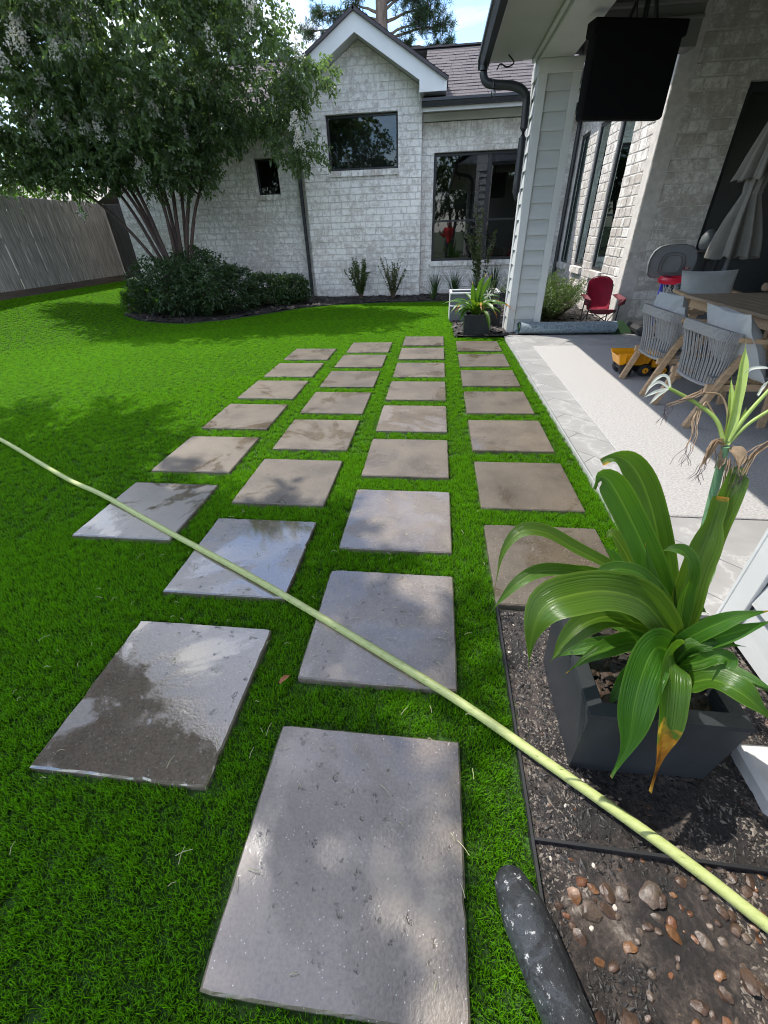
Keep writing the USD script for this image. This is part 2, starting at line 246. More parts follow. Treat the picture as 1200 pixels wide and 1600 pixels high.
mat('tinted_glass', {'f': ('fresnel', {'IOR': 1.5}), 't': ('transparent_bsdf', {'color': (0.5, 0.6, 0.56)}), 'g': ('glossy_bsdf', {'roughness': 0.0, 'color': (0.5, 0.58, 0.55)}), 'mx': ('mix_closure', {})},
    [('f.fac', 'mx.fac'), ('t.BSDF', 'mx.closure1'), ('g.BSDF', 'mx.closure2')], surface='mx.closure')

# ------------------------------------------------------------------ helpers
COUNT = {}
def child_path(parent, name):
    k = COUNT.get((parent, name), 0); COUNT[(parent, name)] = k + 1
    return '%s/%s' % (parent, name if k == 0 else '%s_%03d' % (name, k))
ORIGIN = {}
def tag(path, label=None, category=None, group=None, kind=None):
    p = stage.GetPrimAtPath(path)
    for key, val in (('label', label), ('category', category), ('group', group), ('kind', kind)):
        if val: p.SetCustomDataByKey(key, val)
def thing(name, label, category, loc=(0, 0, 0), rotz=0.0, group=None, kind=None):
    path = child_path('/World', name)
    xf = UsdGeom.Xform.Define(stage, path)
    xf.AddTranslateOp().Set(Gf.Vec3d(*map(float, loc)))
    if rotz: xf.AddRotateZOp().Set(math.degrees(rotz))
    ORIGIN[path] = (np.array(loc, float), rotz)
    tag(path, label, category, group, kind)
    return path
def copy_of(src, label, loc, rotz=0.0, group=None):
    p = stage.GetPrimAtPath(src); was = p.GetCustomData()
    base = src.rsplit('/', 1)[1].rstrip('0123456789').rstrip('_') if src[-3:].isdigit() else src.rsplit('/', 1)[1]
    path = thing(base, label, was['category'], loc, rotz, group or was.get('group'))
    q = stage.GetPrimAtPath(path)
    q.GetReferences().AddInternalReference(src); q.SetInstanceable(True)
    return path
def root_of(path):
    return '/'.join(path.split('/')[:3])
def part(parent, name, mesh, material, smooth=False, world=True, kind=None, label=None, uv=None):
    """A mesh prim under parent. world: the mesh is given in world coordinates (things that are not turned)."""
    path = child_path(parent, name)
    if isinstance(mesh, MB): mesh = mesh.mesh()
    if hasattr(mesh, 'to_mesh'):
        q = mesh.to_mesh(); mesh = trimesh.Trimesh(q.vert_properties[:, :3], q.tri_verts, process=False)
    if not isinstance(mesh, trimesh.Trimesh): mesh = trimesh.Trimesh(*mesh, process=False)
    o = ORIGIN.get(root_of(path))
    if world and o is not None and np.abs(o[0]).sum() > 0:
        mesh = mesh.copy(); mesh.apply_translation(-o[0])
    usdkit.mesh(stage, path, mesh, MAT[material], smooth=smooth, uv=uv)
    if kind or label: tag(path, label, None, None, kind)
    return path
def single(name, mesh, material, label=None, category=None, group=None, kind=None, smooth=False):
    path = part('/World', name, mesh, material, smooth)
    tag(path, label, category, group, kind)
    return path

class MB:
    """Collects triangles."""
    def __init__(s): s.v, s.f, s.n = [], [], 0
    def add(s, v, f):
        v = np.asarray(v, float).reshape(-1, 3); f = np.asarray(f, int)
        if f.shape[1] == 4: f = np.vstack([f[:, [0, 1, 2]], f[:, [0, 2, 3]]])
        s.v.append(v); s.f.append(f + s.n); s.n += len(v); return s
    def tm(s, m): return s.add(m.vertices, m.faces)
    def mf(s, m):
        q = m.to_mesh(); return s.add(q.vert_properties[:, :3], q.tri_verts)
    def box(s, a, b, c=0.0):
        """Box between corners a and b, edges chamfered by c."""
        a, b = np.minimum(a, b), np.maximum(a, b)
        if c <= 0:
            v = np.array([[a[0], a[1], a[2]], [b[0], a[1], a[2]], [b[0], b[1], a[2]], [a[0], b[1], a[2]], [a[0], a[1], b[2]], [b[0], a[1], b[2]], [b[0], b[1], b[2]], [a[0], b[1], b[2]]], float)
            return s.add(v, [[0, 3, 2, 1], [4, 5, 6, 7], [0, 1, 5, 4], [1, 2, 6, 5], [2, 3, 7, 6], [3, 0, 4, 7]])
        c = min(c, 0.45 * float(np.min(b - a)))
        pts = []
        for i in range(3):
            for sx in (0, 1):
                for sy in (0, 1):
                    for sz in (0, 1):
                        p = [(a, b)[q][k] for k, q in enumerate((sx, sy, sz))]
                        for k, q in enumerate((sx, sy, sz)):
                            if k != i: p[k] += c if q == 0 else -c
                        pts.append(p)
        return s.tm(trimesh.convex.convex_hull(np.array(pts)))
    def beam(s, p, q, w, h, up=(0, 0, 1), c=0.0):
        """Bar of section w x h from p to q."""
        p, q = np.array(p, float), np.array(q, float); d = q - p; L = np.linalg.norm(d); d /= L
        xx = np.cross(d, up); xx /= np.linalg.norm(xx); yy = np.cross(xx, d)
        m = MB().box((-w / 2, 0, -h / 2), (w / 2, L, h / 2), c).mesh()
        R = np.stack([xx, d, yy], 1)
        return s.add(m.vertices @ R.T + p, m.faces)
    def tube(s, pts, r, sides=8, caps=True):
        p = np.asarray(pts, float); r = np.broadcast_to(np.asarray(r, float), (len(p),))
        t = np.gradient(p, axis=0); t /= np.linalg.norm(t, axis=1, keepdims=True) + 1e-12
        ref = np.array([0, 0, 1.0]) if abs(t[:, 2]).mean() < 0.8 else np.array([1.0, 0, 0])
        a = np.cross(t, ref); a /= np.linalg.norm(a, axis=1, keepdims=True) + 1e-12
        b = np.cross(t, a); g = np.arange(sides) * 2 * np.pi / sides
        v = p[:, None] + r[:, None, None] * (np.cos(g)[None, :, None] * a[:, None] + np.sin(g)[None, :, None] * b[:, None])
        i, j = np.meshgrid(np.arange(len(p) - 1), np.arange(sides), indexing='ij')
        f = np.stack([i * sides + j, i * sides + (j + 1) % sides, (i + 1) * sides + (j + 1) % sides, (i + 1) * sides + j], -1).reshape(-1, 4)[:, ::-1]
        v = v.reshape(-1, 3); n = len(p) * sides
        tri = np.vstack([f[:, [0, 1, 2]], f[:, [0, 2, 3]]])
        if caps:
            v = np.vstack([v, p[0], p[-1]])
            k = np.arange(sides); k2 = (k + 1) % sides
            tri = np.vstack([tri, np.stack([np.full(sides, n), k, k2], 1), np.stack([np.full(sides, n + 1), n - sides + k2, n - sides + k], 1)])
        return s.add(v, tri)
    def mesh(s): return trimesh.Trimesh(np.vstack(s.v), np.vstack(s.f), process=False)

def curve(pts, n=24):
    """Catmull-Rom through the points."""
    P = np.array(pts, float); P = np.vstack([2 * P[0] - P[1], P, 2 * P[-1] - P[-2]])
    out = []
    m = len(P) - 3
    for q in np.linspace(0, m - 1e-9, n):
        i = int(q); t = q - i; a, b, c, d = P[i:i + 4]
        out.append(0.5 * ((2 * b) + (-a + c) * t + (2 * a - 5 * b + 4 * c - d) * t * t + (-a + 3 * b - 3 * c + d) * t ** 3))
    return np.array(out)
def smoothstep(x): x = np.clip(x, 0, 1); return x * x * (3 - 2 * x)
def terrain(x, y):
    x = np.asarray(x, float); y = np.asarray(y, float)
    return 0.42 * smoothstep((-5.2 - x) / 4.3) * smoothstep((y - 3) / 6)
def leafset(rng, pos, axis, L, W, fold=0.25, droop=0.0):
    """Folded four-point leaves at pos along axis: vertices and triangles."""
    n = len(pos); axis = axis / (np.linalg.norm(axis, axis=1, keepdims=True) + 1e-9)
    ref = rng.normal(size=(n, 3)) + np.array([0, 0, 1.2])
    side = np.cross(axis, ref); side /= np.linalg.norm(side, axis=1, keepdims=True) + 1e-9
    nor = np.cross(side, axis)
    L = L * rng.uniform(0.7, 1.25, (n, 1)); W = W * rng.uniform(0.75, 1.2, (n, 1))
    a = pos; tip = pos + axis * L - np.array([0, 0, 1.0]) * droop * L
    mid = pos + axis * L * 0.45 + nor * fold * W * -0.5
    l = mid + side * W / 2 + nor * fold * W; r = mid - side * W / 2 + nor * fold * W
    v = np.stack([a, l, tip, r], 1).reshape(-1, 3); k = np.arange(n)[:, None] * 4
    f = np.vstack([k + [0, 2, 1], k + [0, 3, 2]])
    return v, f
def grid_sheet(xs, ys, zf):
    X, Y = np.meshgrid(xs, ys); Z = zf(X, Y)
    v = np.stack([X, Y, Z], -1).reshape(-1, 3); nx = len(xs)
    i, j = np.meshgrid(np.arange(len(ys) - 1), np.arange(nx - 1), indexing='ij')
    f = np.stack([i * nx + j, i * nx + j + 1, (i + 1) * nx + j + 1, (i + 1) * nx + j], -1).reshape(-1, 4)
    return v, np.vstack([f[:, [0, 1, 2]], f[:, [0, 2, 3]]])
def poly_sheet(poly, step, zf, extra=0.0):
    """A triangulated sheet over a polygon with height function."""
    x0, y0, x1, y1 = poly.bounds
    v, f = trimesh.creation.triangulate_polygon(poly.segmentize(step), engine='earcut')
    m = trimesh.Trimesh(np.column_stack([v, np.zeros(len(v))]), f, process=False)
    v2, f2 = trimesh.remesh.subdivide_to_size(m.vertices, m.faces, step * 1.6, max_iter=12)
    v2 = np.array(v2); v2[:, 2] = zf(v2[:, 0], v2[:, 1])
    f2 = np.array(f2); c = np.cross(v2[f2[:, 1]] - v2[f2[:, 0]], v2[f2[:, 2]] - v2[f2[:, 0]])[:, 2]
    f2[c < 0] = f2[c < 0][:, ::-1]
    return v2, f2

# ------------------------------------------------------------------ ground
single('ground', grid_sheet(np.array([-400, -120, -40, -20, -12, -9, -7, -5, -2, 2, 10, 20, 40, 120, 400.]), np.array([-400, -120, -40, -10, 0, 3, 6, 9, 12, 16, 24, 40, 120, 400.]), lambda x, y: terrain(x, y) - 0.16), 'far_ground', kind='structure')

COLX = (-2.05021, -1.26049, -0.4774, 0.31885); COLY = (1.69795, 0.51419, 0.11394, 1.35707)
PITCHY, PD, PW = 0.79659, 0.61786, 0.61
PAVERS = [(c, k) for c, n in ((2, 9), (1, 8), (0, 6), (3, 7)) for k in range(n)]
WET = {(0, 0): 'paver_wet', (1, 0): 'paver_wet', (1, 1): 'paver_wet', (2, 0): 'paver_grey', (2, 1): 'paver_grey', (2, 2): 'paver_grey', (2, 4): 'paver_grey'}
paver_rects = [(COLX[c], COLY[c] + k * PITCHY) for c, k in PAVERS]
path_ = thing('paver_path', None, None, kind='structure')
prng = np.random.default_rng(11)
for (c, k), (px, py) in zip(PAVERS, paver_rects):
    z1 = 0.002 + prng.uniform(-0.003, 0.004)
    q = m3.Manifold.cube((PW, PD, 0.045)).translate((px, py, z1 - 0.045))
    tilt = prng.uniform(-0.004, 0.004, 2)
    rim_ = []
    for (ax, ay), (bx_, by_) in (((0, 0), (PW, 0)), ((PW, 0), (PW, PD)), ((PW, PD), (0, PD)), ((0, PD), (0, 0))):
        for t in np.arange(20) / 20:
            e = abs(prng.normal(0, 0.0008)) + (prng.uniform(0.002, 0.006) if prng.random() < 0.03 else 0) + (prng.uniform(0.0, 0.003) if t == 0 else 0); qx, qy = ax + (bx_ - ax) * t, ay + (by_ - ay) * t
            rim_.append((qx + (PW / 2 - qx) * e / 0.3, qy + (PD / 2 - qy) * e / 0.3))
    rim_ = np.array(rim_); c_ = np.array([PW / 2, PD / 2]); n_ = len(rim_); ins = c_ + (rim_ - c_) * (1 - 0.018) + prng.normal(0, 0.0006, (n_, 2))
    V_ = np.vstack([np.column_stack([rim_, np.full(n_, -0.05)]), np.column_stack([rim_, np.full(n_, -0.006)]), np.column_stack([ins, np.zeros(n_)]), [[*c_, 0.0]]]) + (px, py, z1)
    F_ = []
    for q_ in range(n_):
        w_ = (q_ + 1) % n_
        F_ += [[q_, w_, n_ + w_], [q_, n_ + w_, n_ + q_], [n_ + q_, n_ + w_, 2 * n_ + w_], [n_ + q_, 2 * n_ + w_, 2 * n_ + q_], [2 * n_ + q_, 2 * n_ + w_, 3 * n_]]
    m = trimesh.Trimesh(V_, np.array(F_), process=False)
    m.vertices[:, 2] += (m.vertices[:, 0] - px - PW / 2) * tilt[0] + (m.vertices[:, 1] - py - PD / 2) * tilt[1]
    part(path_, 'paver', m, WET.get((c, k), 'paver_damp'))

PATIO = sbox(1.075, 1.345, 8.0, 7.06)
HOUSE_BED = Polygon([(-6.8, 9.45), (-6.6, 9.0), (-6.1, 8.7), (-5.0, 8.55), (-4.3, 8.95), (-3.6, 9.8), (-3.1, 10.45), (-2.4, 10.85), (-1.2, 11.1), (0.3, 11.18), (0.3, 7.07), (1.07, 7.07), (2.95, 7.07), (2.95, 12.45), (-3.3, 12.5), (-4.3, 11.9), (-5.6, 11.3), (-6.4, 10.5)])
NEAR_BED = sbox(0.325, -1.6, 2.6, 1.34)
LAWN = Polygon([(-9.42, -4), (0.32, -4), (0.32, 1.345), (1.07, 1.345), (1.07, 7.06), (0.3, 7.06), (0.3, 11.3), (-3.2, 12.3), (-8.2, 12.5), (-9.42, 13.5)])
single('lawn', poly_sheet(LAWN, 0.45, lambda x, y: terrain(x, y) - 0.03), 'turf_back', kind='structure')

def bed_height(x, y, amp=0.02, base=-0.017):
    p = np.stack([x * 5, y * 5, 0 * x], -1); q = np.stack([x * 26, y * 26, 0 * x], -1)
    return terrain(x, y) + base + amp * (fbm(p, 3, 5) - 0.4) + 0.014 * fbm(q, 4, 9)
house_bed = thing('mulch_bed', None, None, kind='structure')
part(house_bed, 'mulch', poly_sheet(HOUSE_BED, 0.25, lambda x, y: bed_height(x, y, 0.05, -0.0)), 'soil')
near_bed = thing('soil_bed', None, None, kind='structure')
part(near_bed, 'mulch', grid_sheet(np.r_[np.arange(0.325, 1.3, 0.009), np.arange(1.3, 2.61, 0.1)], np.r_[np.arange(-1.6, 0, 0.1), np.arange(0, 1.34, 0.009), 1.34], bed_height), 'soil', smooth=True)
def scatter_chips(rng, poly, n, size, zf, flat=0.35, want=None):
    """Small bark and stone chips lying on a bed, each a squashed octahedron-like flake."""
    x0, y0, x1, y1 = poly.bounds; from shapely import contains_xy
    p = rng.uniform((x0, y0), (x1, y1), (n * 2, 2)); p = p[contains_xy(poly, p[:, 0], p[:, 1])][:n]
    if want is not None: p = p[want(p)]
    n = len(p); s = size * rng.lognormal(0, 0.45, (n, 1)); ang = rng.uniform(0, np.pi, n); el = rng.uniform(1.0, 3.2, (n, 1))
    a = np.stack([np.cos(ang), np.sin(ang), rng.normal(0, 0.25, n)], 1); b = np.stack([-np.sin(ang), np.cos(ang), rng.normal(0, 0.25, n)], 1); c = np.cross(a, b)
    P = np.column_stack([p, zf(p[:, 0], p[:, 1]) + s[:, 0] * 0.15])
    v = np.stack([P + a * s * el, P + b * s, P - a * s * el, P - b * s, P + c * s * flat], 1).reshape(-1, 3); k = np.arange(n)[:, None] * 5
    return v, np.vstack([k + [0, 1, 4], k + [1, 2, 4], k + [2, 3, 4], k + [3, 0, 4]])
r = np.random.default_rng(3)
part(near_bed, 'bark_chip', scatter_chips(r, sbox(0.33, 0.0, 1.4, 1.33), 26000, 0.0022, bed_height, want=lambda p: (p[:, 1] > 0.44) | (fbm(np.column_stack([p * 6, 0 * p[:, :1]]), 3, 7) > 0.52)), 'chip_dark', kind='stuff')
part(near_bed, 'pale_chip', scatter_chips(r, sbox(0.335, 0.0, 1.4, 1.33), 16000, 0.0019, bed_height, want=lambda p: fbm(np.column_stack([p * 5, 0 * p[:, :1]]), 3, 2) + 0.9 * np.clip(0.52 - p[:, 0], 0, 0.25) + 0.15 * (p[:, 1] > 0.5) > 0.60), 'chip_pale', kind='stuff')
part(house_bed, 'bark_chip', scatter_chips(r, HOUSE_BED, 14000, 0.014, lambda x, y: bed_height(x, y, 0.05, 0.0)), 'chip_dark', kind='stuff')
part(house_bed, 'pale_chip', scatter_chips(r, unary_union([HOUSE_BED.exterior.buffer(0.28).intersection(HOUSE_BED), sbox(0.31, 7.07, 1.1, 7.6)]), 2600, 0.008, lambda x, y: bed_height(x, y, 0.05, 0.0)), 'chip_pale', kind='stuff')
# black edging strips of the beds
def edging(parent, line, h=0.03):
    ln = LineString(line); pts = np.array([ln.interpolate(t).coords[0] for t in np.linspace(0, ln.length, max(2, int(ln.length / 0.15)))])
    m = MB()
    for a, b in zip(pts[:-1], pts[1:]):
        za, zb = terrain(*a), terrain(*b)
        m.beam((a[0], a[1], za - 0.02), (b[0], b[1], zb - 0.02), 0.008, 0.05 + h)
    return part(parent, 'edging', m, 'edging_black')
edging(near_bed, [(0.3215, -1.0), (0.3215, 1.342)], 0.0)
edging(near_bed, [(0.326, 0.481), (0.62, 0.476), (1.0, 0.470), (2.0, 0.46)], 0.012)
edging(house_bed, list(HOUSE_BED.exterior.coords)[0:10], 0.0)
# river pebbles in the near corner of the bed
pr = np.random.default_rng(21)
spots = []
def pebble(x, y, s, mm, el=1.0, flat=0.6, a=0.0):
    m = trimesh.creation.icosphere(1, 1.0); v = m.vertices * (1 + 0.75 * (noise(m.vertices * 1.5 + pr.uniform(0, 50, 3), 3)[:, None] - 0.5)); v = np.sign(v) * np.abs(v) ** pr.uniform(0.75, 1.15)
    v = v * np.array([s * el, s, s * flat]); c, sn = math.cos(a), math.sin(a); v = v @ np.array([[c, sn, 0], [-sn, c, 0], [0, 0, 1]])
    t = pr.normal(0, 0.18, 2); v[:, 2] += v[:, 0] * t[0] + v[:, 1] * t[1]
    v += (x, y, float(bed_height(np.array(x), np.array(y))) + s * flat * 0.08)
    part(near_bed, 'pebble', trimesh.Trimesh(v, m.faces, process=False), 'pebble_stone_' + mm, smooth=28)
tries = 0
while len(spots) < 210 and tries < 16000:
    tries += 1
    x, y = pr.uniform(0.36, 1.15), pr.uniform(0.10, 0.468)
    right = (x - 0.36) / 0.7
    if pr.random() > 0.06 + 1.0 * right ** 1.4: continue
    s = float(np.clip(pr.lognormal(math.log(0.0092), 0.45), 0.004, 0.022))
    if any((x - a) ** 2 + (y - b) ** 2 < (0.95 * (s + c)) ** 2 for a, b, c in spots): continue
    spots.append((x, y, s)); pebble(x, y, s, 'abbbbcddd'[pr.integers(9)], pr.uniform(1.0, 1.7), pr.uniform(0.5, 0.8), pr.uniform(0, 3.1))
for x, y, s, mm, el in ((0.405, 0.372, 0.014, 'c', 1.3), (0.44, 0.345, 0.021, 'd', 1.2), (0.49, 0.385, 0.019, 'b', 1.1), (0.53, 0.39, 0.017, 'd', 1.1), (0.60, 0.395, 0.023, 'd', 1.3), (0.63, 0.345, 0.012, 'a', 1.2), (0.43, 0.40, 0.011, 'a', 1.4), (0.5, 0.36, 0.006, 'e', 1.2), (0.52, 0.13, 0.030, 'a', 1.5), (0.66, 0.16, 0.016, 'a', 2.6), (0.47, 0.17, 0.02, 'b', 1.6)):
    pebble(x, y, s, mm, el, 0.6, pr.uniform(0, 3))
r2 = np.random.default_rng(8)
for k in range(70):
    x, y = r2.uniform(0.33, 1.2), r2.uniform(0.14, 1.3)
    if 0.44 < x < 0.9 and y > 0.66: continue
    pebble(x, y, r2.uniform(0.0025, 0.0055), 'ecae'[r2.integers(4)], r2.uniform(1, 1.6), 0.7, r2.uniform(0, 3))

# patio: slab, tiles laid in a slanted basket, rug
patio = thing('patio', None, None, kind='structure')
part(patio, 'slab', MB().box((1.075, 1.345, -0.12), (8.0, 7.06, 0.006)), 'grout')
RUG = sbox(1.365, 2.10, 5.6, 6.28)
area = PATIO.buffer(-0.004).intersection(sbox(1.0, 1.2, 4.2, 7.1)).difference(RUG.buffer(-0.12))
tr = np.random.default_rng(6); TL, TWd = 0.60, 0.30
for i in range(-30, 40):
    for j in range(-30, 40):
        for o in (0, 1):
            if o == 0: cx, cy, ww, hh = (i + 4 * j) * TWd, i * TWd, TL, TWd
            else: cx, cy, ww, hh = (i + 4 * j + 2) * TWd, (i - 0) * TWd, TWd, TL
            if o == 1: cy -= TWd
            t = affinity.rotate(sbox(cx + 0.002, cy + 0.002, cx + ww - 0.002, cy + hh - 0.002), 45, origin=(0, 0))
            t = affinity.translate(t, 1.6, 1.15).intersection(area)
            for g in getattr(t, 'geoms', [t]):
                if g.geom_type == 'Polygon' and g.area > 0.002:
                    m = trimesh.creation.extrude_polygon(g, 0.014, engine='earcut'); m.apply_translation((0, 0, 0.007))
                    part(patio, 'tile', m, 'marble_tile')
rug = thing('rug', 'pale grey woven rug covering most of the patio floor', 'rug')
rv, rf = grid_sheet(np.linspace(1.365, 5.6, 70), np.linspace(2.1, 6.28, 70), lambda x, y: 0.030 + 0.004 * fbm(np.stack([x * 2.0, y * 2.0, 0 * x], -1), 2, 4))
m = MB().add(rv, rf)
part(rug, 'weave', m, 'rug_wool', smooth=True)
b = MB()
for p, q in (((1.365, 2.1), (5.6, 2.1)), ((5.6, 2.1), (5.6, 6.28)), ((5.6, 6.28), (1.365, 6.28)), ((1.365, 6.28), (1.365, 2.1))):
    b.tube(np.linspace((*p, 0.026), (*q, 0.026), 12), 0.006, 6)
part(rug, 'bound_edge', b, 'rug_wool', smooth=60)

# ------------------------------------------------------------------ house
house = thing('house', 'single-storey white brick house with a gable, dark windows and grey shingle roof', 'house')
brng = np.random.default_rng(77)
def brick_block(m, u0, v0, u1, v1, o, U, V, N, proud):
    """One brick: worn front face set in from the joint edges."""
    c = 0.007; j = lambda: brng.uniform(-0.004, 0.004)
    base = [(u0, v0), (u1, v0), (u1, v1), (u0, v1)]
    front = [(u0 + c + j(), v0 + c + j()), (u1 - c + j(), v0 + c + j()), (u1 - c + j(), v1 - c + j()), (u0 + c + j(), v1 - c + j())]
    P = [o + U * a + V * b - N * 0.004 for a, b in base] + [o + U * a + V * b + N * (proud + brng.uniform(-0.002, 0.002)) for a, b in front]
    m.add(P, [[4, 5, 6, 7], [0, 1, 5, 4], [1, 2, 6, 5], [2, 3, 7, 6], [3, 0, 4, 7]])
def brick_wall(name, o, U, N, poly, holes=(), thick=0.22, course=0.133, length=0.262, single_bricks=0, near=None, soldier=None, label=None):
    """A wall sheet in the plane of U and z, with openings, laid with bricks in running bond."""
    o, U, N, V = np.array(o, float), np.array(U, float), np.array(N, float), np.array([0, 0, 1.0])
    shape = Polygon(poly)
    for h in holes: shape = shape.difference(sbox(*h))
    m = MB()
    for g in getattr(shape, 'geoms', [shape]):
        e = trimesh.creation.extrude_polygon(g, thick, engine='earcut')
        W = o + np.outer(e.vertices[:, 0], U) + np.outer(e.vertices[:, 1], V) - np.outer(thick - e.vertices[:, 2], N)
        f = e.faces if np.dot(np.cross(U, V), N) > 0 else e.faces[:, ::-1]
        m.add(W, f)
    wall = part(house, name, m, 'mortar')
    x0, z0, x1, z1 = shape.bounds; joint = 0.011; out = []
    top = z1 if soldier is None else soldier
    nrow = int(math.ceil((top - z0) / course))
    solid = unary_union([sbox(*h).buffer(0.0) for h in holes]) if holes else Polygon()
    lay = shape.buffer(1e-6)
    for rI in range(nrow):
        v0 = z0 + rI * course; v1 = min(v0 + course - joint, top); u = x0 - (0 if rI % 2 else length / 2) - brng.uniform(0, 0.03)
        while u < x1:
            L = length * brng.choice([1, 1, 1, 0.5, 0.8]) * brng.uniform(0.93, 1.07)
            rc = sbox(max(u, x0), v0 + brng.uniform(-0.003, 0.003), min(u + L - joint, x1), v1) if u + L - joint > x0 + 0.02 and max(u, x0) < min(u + L - joint, x1) - 0.02 else None
            u += L
            if rc is None: continue
            if lay.contains(rc): out.append(('b', rc.bounds))
            else:
                cut = rc.intersection(shape)
                for g in getattr(cut, 'geoms', [cut]):
                    if g.geom_type == 'Polygon' and g.area > 0.0015:
                        if abs(g.envelope.area - g.area) < 1e-5: out.append(('b', g.bounds))
                        else: out.append(('p', g))
    if soldier is not None:
        u = x0
        while u < x1 - 0.03:
            w = 0.12 * brng.uniform(0.94, 1.06); out.append(('b', (u, soldier + joint, min(u + w - joint, x1), z1))); u += w
    if near is not None: out.sort(key=lambda q: near(q[1] if q[0] == 'b' else q[1].bounds))
    rest = MB()
    for k, (kind, g) in enumerate(out):
        m = MB() if k < single_bricks else rest
        pr_ = 0.006 + abs(brng.normal(0, 0.003))
        if kind == 'b': brick_block(m, g[0], g[1], g[2], g[3], o, U, V, N, pr_)
        else:
            e = trimesh.creation.extrude_polygon(g, pr_, engine='earcut')
            W = o + np.outer(e.vertices[:, 0], U) + np.outer(e.vertices[:, 1], V) + np.outer(e.vertices[:, 2], N)
            m.add(W, e.faces if np.dot(np.cross(U, V), N) > 0 else e.faces[:, ::-1])
        if k < single_bricks: part(wall, 'brick', m, 'white_brick')
    if rest.v: part(wall, 'brick', rest, 'white_brick', kind='stuff')
    return wall
def sill(parent, o, U, N, u0, u1, z0, z1, proud=0.05, n=6):
    o, U, N = (np.array(q, float) for q in (o, U, N)); V = np.array([0, 0, 1.0])
    w = (u1 - u0) / n
    for k in range(n):
        m = MB(); a, b = u0 + k * w + 0.004, u0 + (k + 1) * w - 0.004
        c = [(a, z0), (b, z0), (b, z1), (a, z1)]
        P = [o + U * p + V * q - N * 0.05 for p, q in c] + [o + U * p + V * q + N * (proud + brng.uniform(-0.004, 0.004)) for p, q in c]
        m.add(P, [[4, 5, 6, 7], [0, 1, 5, 4], [1, 2, 6, 5], [2, 3, 7, 6], [3, 0, 4, 7]])
        part(parent, 'sill_brick', m, 'white_brick')
def window(o, U, N, u0, u1, z0, z1, mull=(), trans=(), fw=0.055, depth=0.10, room=0.6, glass='window_glass'):
    """Dark framed window set back in its opening, panes one by one, an unlit room behind."""
    o, U, N = (np.array(q, float) for q in (o, U, N)); V = np.array([0, 0, 1.0])
    if abs(N[1]) > 0.5: bx = lambda a, b, c, d, n0, n1: MB().box(o + U * a + V * b + N * n0, o + U * c + V * d + N * n1, 0.004)
    else: bx = lambda a, b, c, d, n0, n1: MB().box(o + U * a + V * b + N * n0, o + U * c + V * d + N * n1, 0.004)
    win = child_path(house, 'window'); UsdGeom.Xform.Define(stage, win)
    n0, n1 = -depth - 0.05, -depth
    part(win, 'frame', bx(u0, z0, u0 + fw, z1, n0, n1), 'frame_black'); part(win, 'frame', bx(u1 - fw, z0, u1, z1, n0, n1), 'frame_black')
    part(win, 'frame', bx(u0 + fw, z0, u1 - fw, z0 + fw, n0, n1), 'frame_black'); part(win, 'frame', bx(u0 + fw, z1 - fw, u1 - fw, z1, n0, n1), 'frame_black')
    us = [u0 + fw, *mull, u1 - fw]; zs = [z0 + fw, *trans, z1 - fw]
    for q in mull: part(win, 'mullion', bx(q - 0.045, z0 + fw, q + 0.045, z1 - fw, n0, n1 + 0.006), 'frame_black')
    for i in range(len(us) - 1):
        a, b = us[i] + (0.045 if i else 0), us[i + 1] - (0.045 if i < len(us) - 2 else 0)
        for q in trans: part(win, 'transom', bx(a, q - 0.02, b, q + 0.02, n0, n1 - 0.004), 'frame_black')
        for j in range(len(zs) - 1):
            c, d = zs[j] + (0.02 if j else 0), zs[j + 1] - (0.02 if j < len(zs) - 2 else 0)
            P = [o + U * p + V * q + N * (n0 + 0.03) for p, q in ((a, c), (b, c), (b, d), (a, d))]
            part(win, 'pane', (np.array(P), np.array([[0, 1, 2], [0, 2, 3]])), glass)
    if room:
        m = MB(); w = room
        A = [o + U * p + V * q + N * (n0 - 0.002) for p, q in ((u0, z0), (u1, z0), (u1, z1), (u0, z1))]; B = [q - N * w for q in A]
        m.add(A + B, [[4, 7, 6, 5], [0, 4, 5, 1], [1, 5, 6, 2], [2, 6, 7, 3], [3, 7, 4, 0]])
        part(win, 'room_interior', m, 'room_dark')
    return win
FX, FY = (1, 0, 0), (0, -1, 0)
# front gable
gw = brick_wall('gable_wall', (0, 12.2, 0), FX, FY, [(-3.2, -0.1), (-0.457, -0.1), (-0.457, 3.895), (-1.79, 4.655), (-3.2, 3.853)], [(-2.6, 2.605, -0.985, 3.565)])
w = window((0, 12.2, 0), FX, FY, -2.6, -0.985, 2.605, 3.565, fw=0.05)
sill(w, (0, 12.2, 0), FX, FY, -2.6, -0.985, 2.495, 2.603, 0.04, 6)
# left wing
brick_wall('wing_wall', (0, 12.45, 0), FX, FY, [(-8.2, -0.1), (-3.2, -0.1), (-3.2, 3.42), (-8.2, 3.42)], [(-4.47, 2.245, -3.90, 2.93)])
w = window((0, 12.45, 0), FX, FY, -4.47, -3.90, 2.245, 2.93, fw=0.04)
sill(w, (0, 12.45, 0), FX, FY, -4.47, -3.90, 2.14, 2.243, 0.035, 3)
# right wing with the big window
brick_wall('window_wall', (0, 12.4, 0), FX, FY, [(-0.457, -0.1), (2.9, -0.1), (2.9, 3.37), (-0.457, 3.37)], [(-0.18, 0.752, 2.35, 2.86)], soldier=3.09)
w = window((0, 12.4, 0), FX, FY, -0.18, 2.35, 0.752, 2.86, mull=(1.095,), trans=(1.587,), fw=0.06, room=2.2)
sill(w, (0, 12.4, 0), FX, FY, -0.20, 2.37, 0.645, 0.75, 0.045, 11)
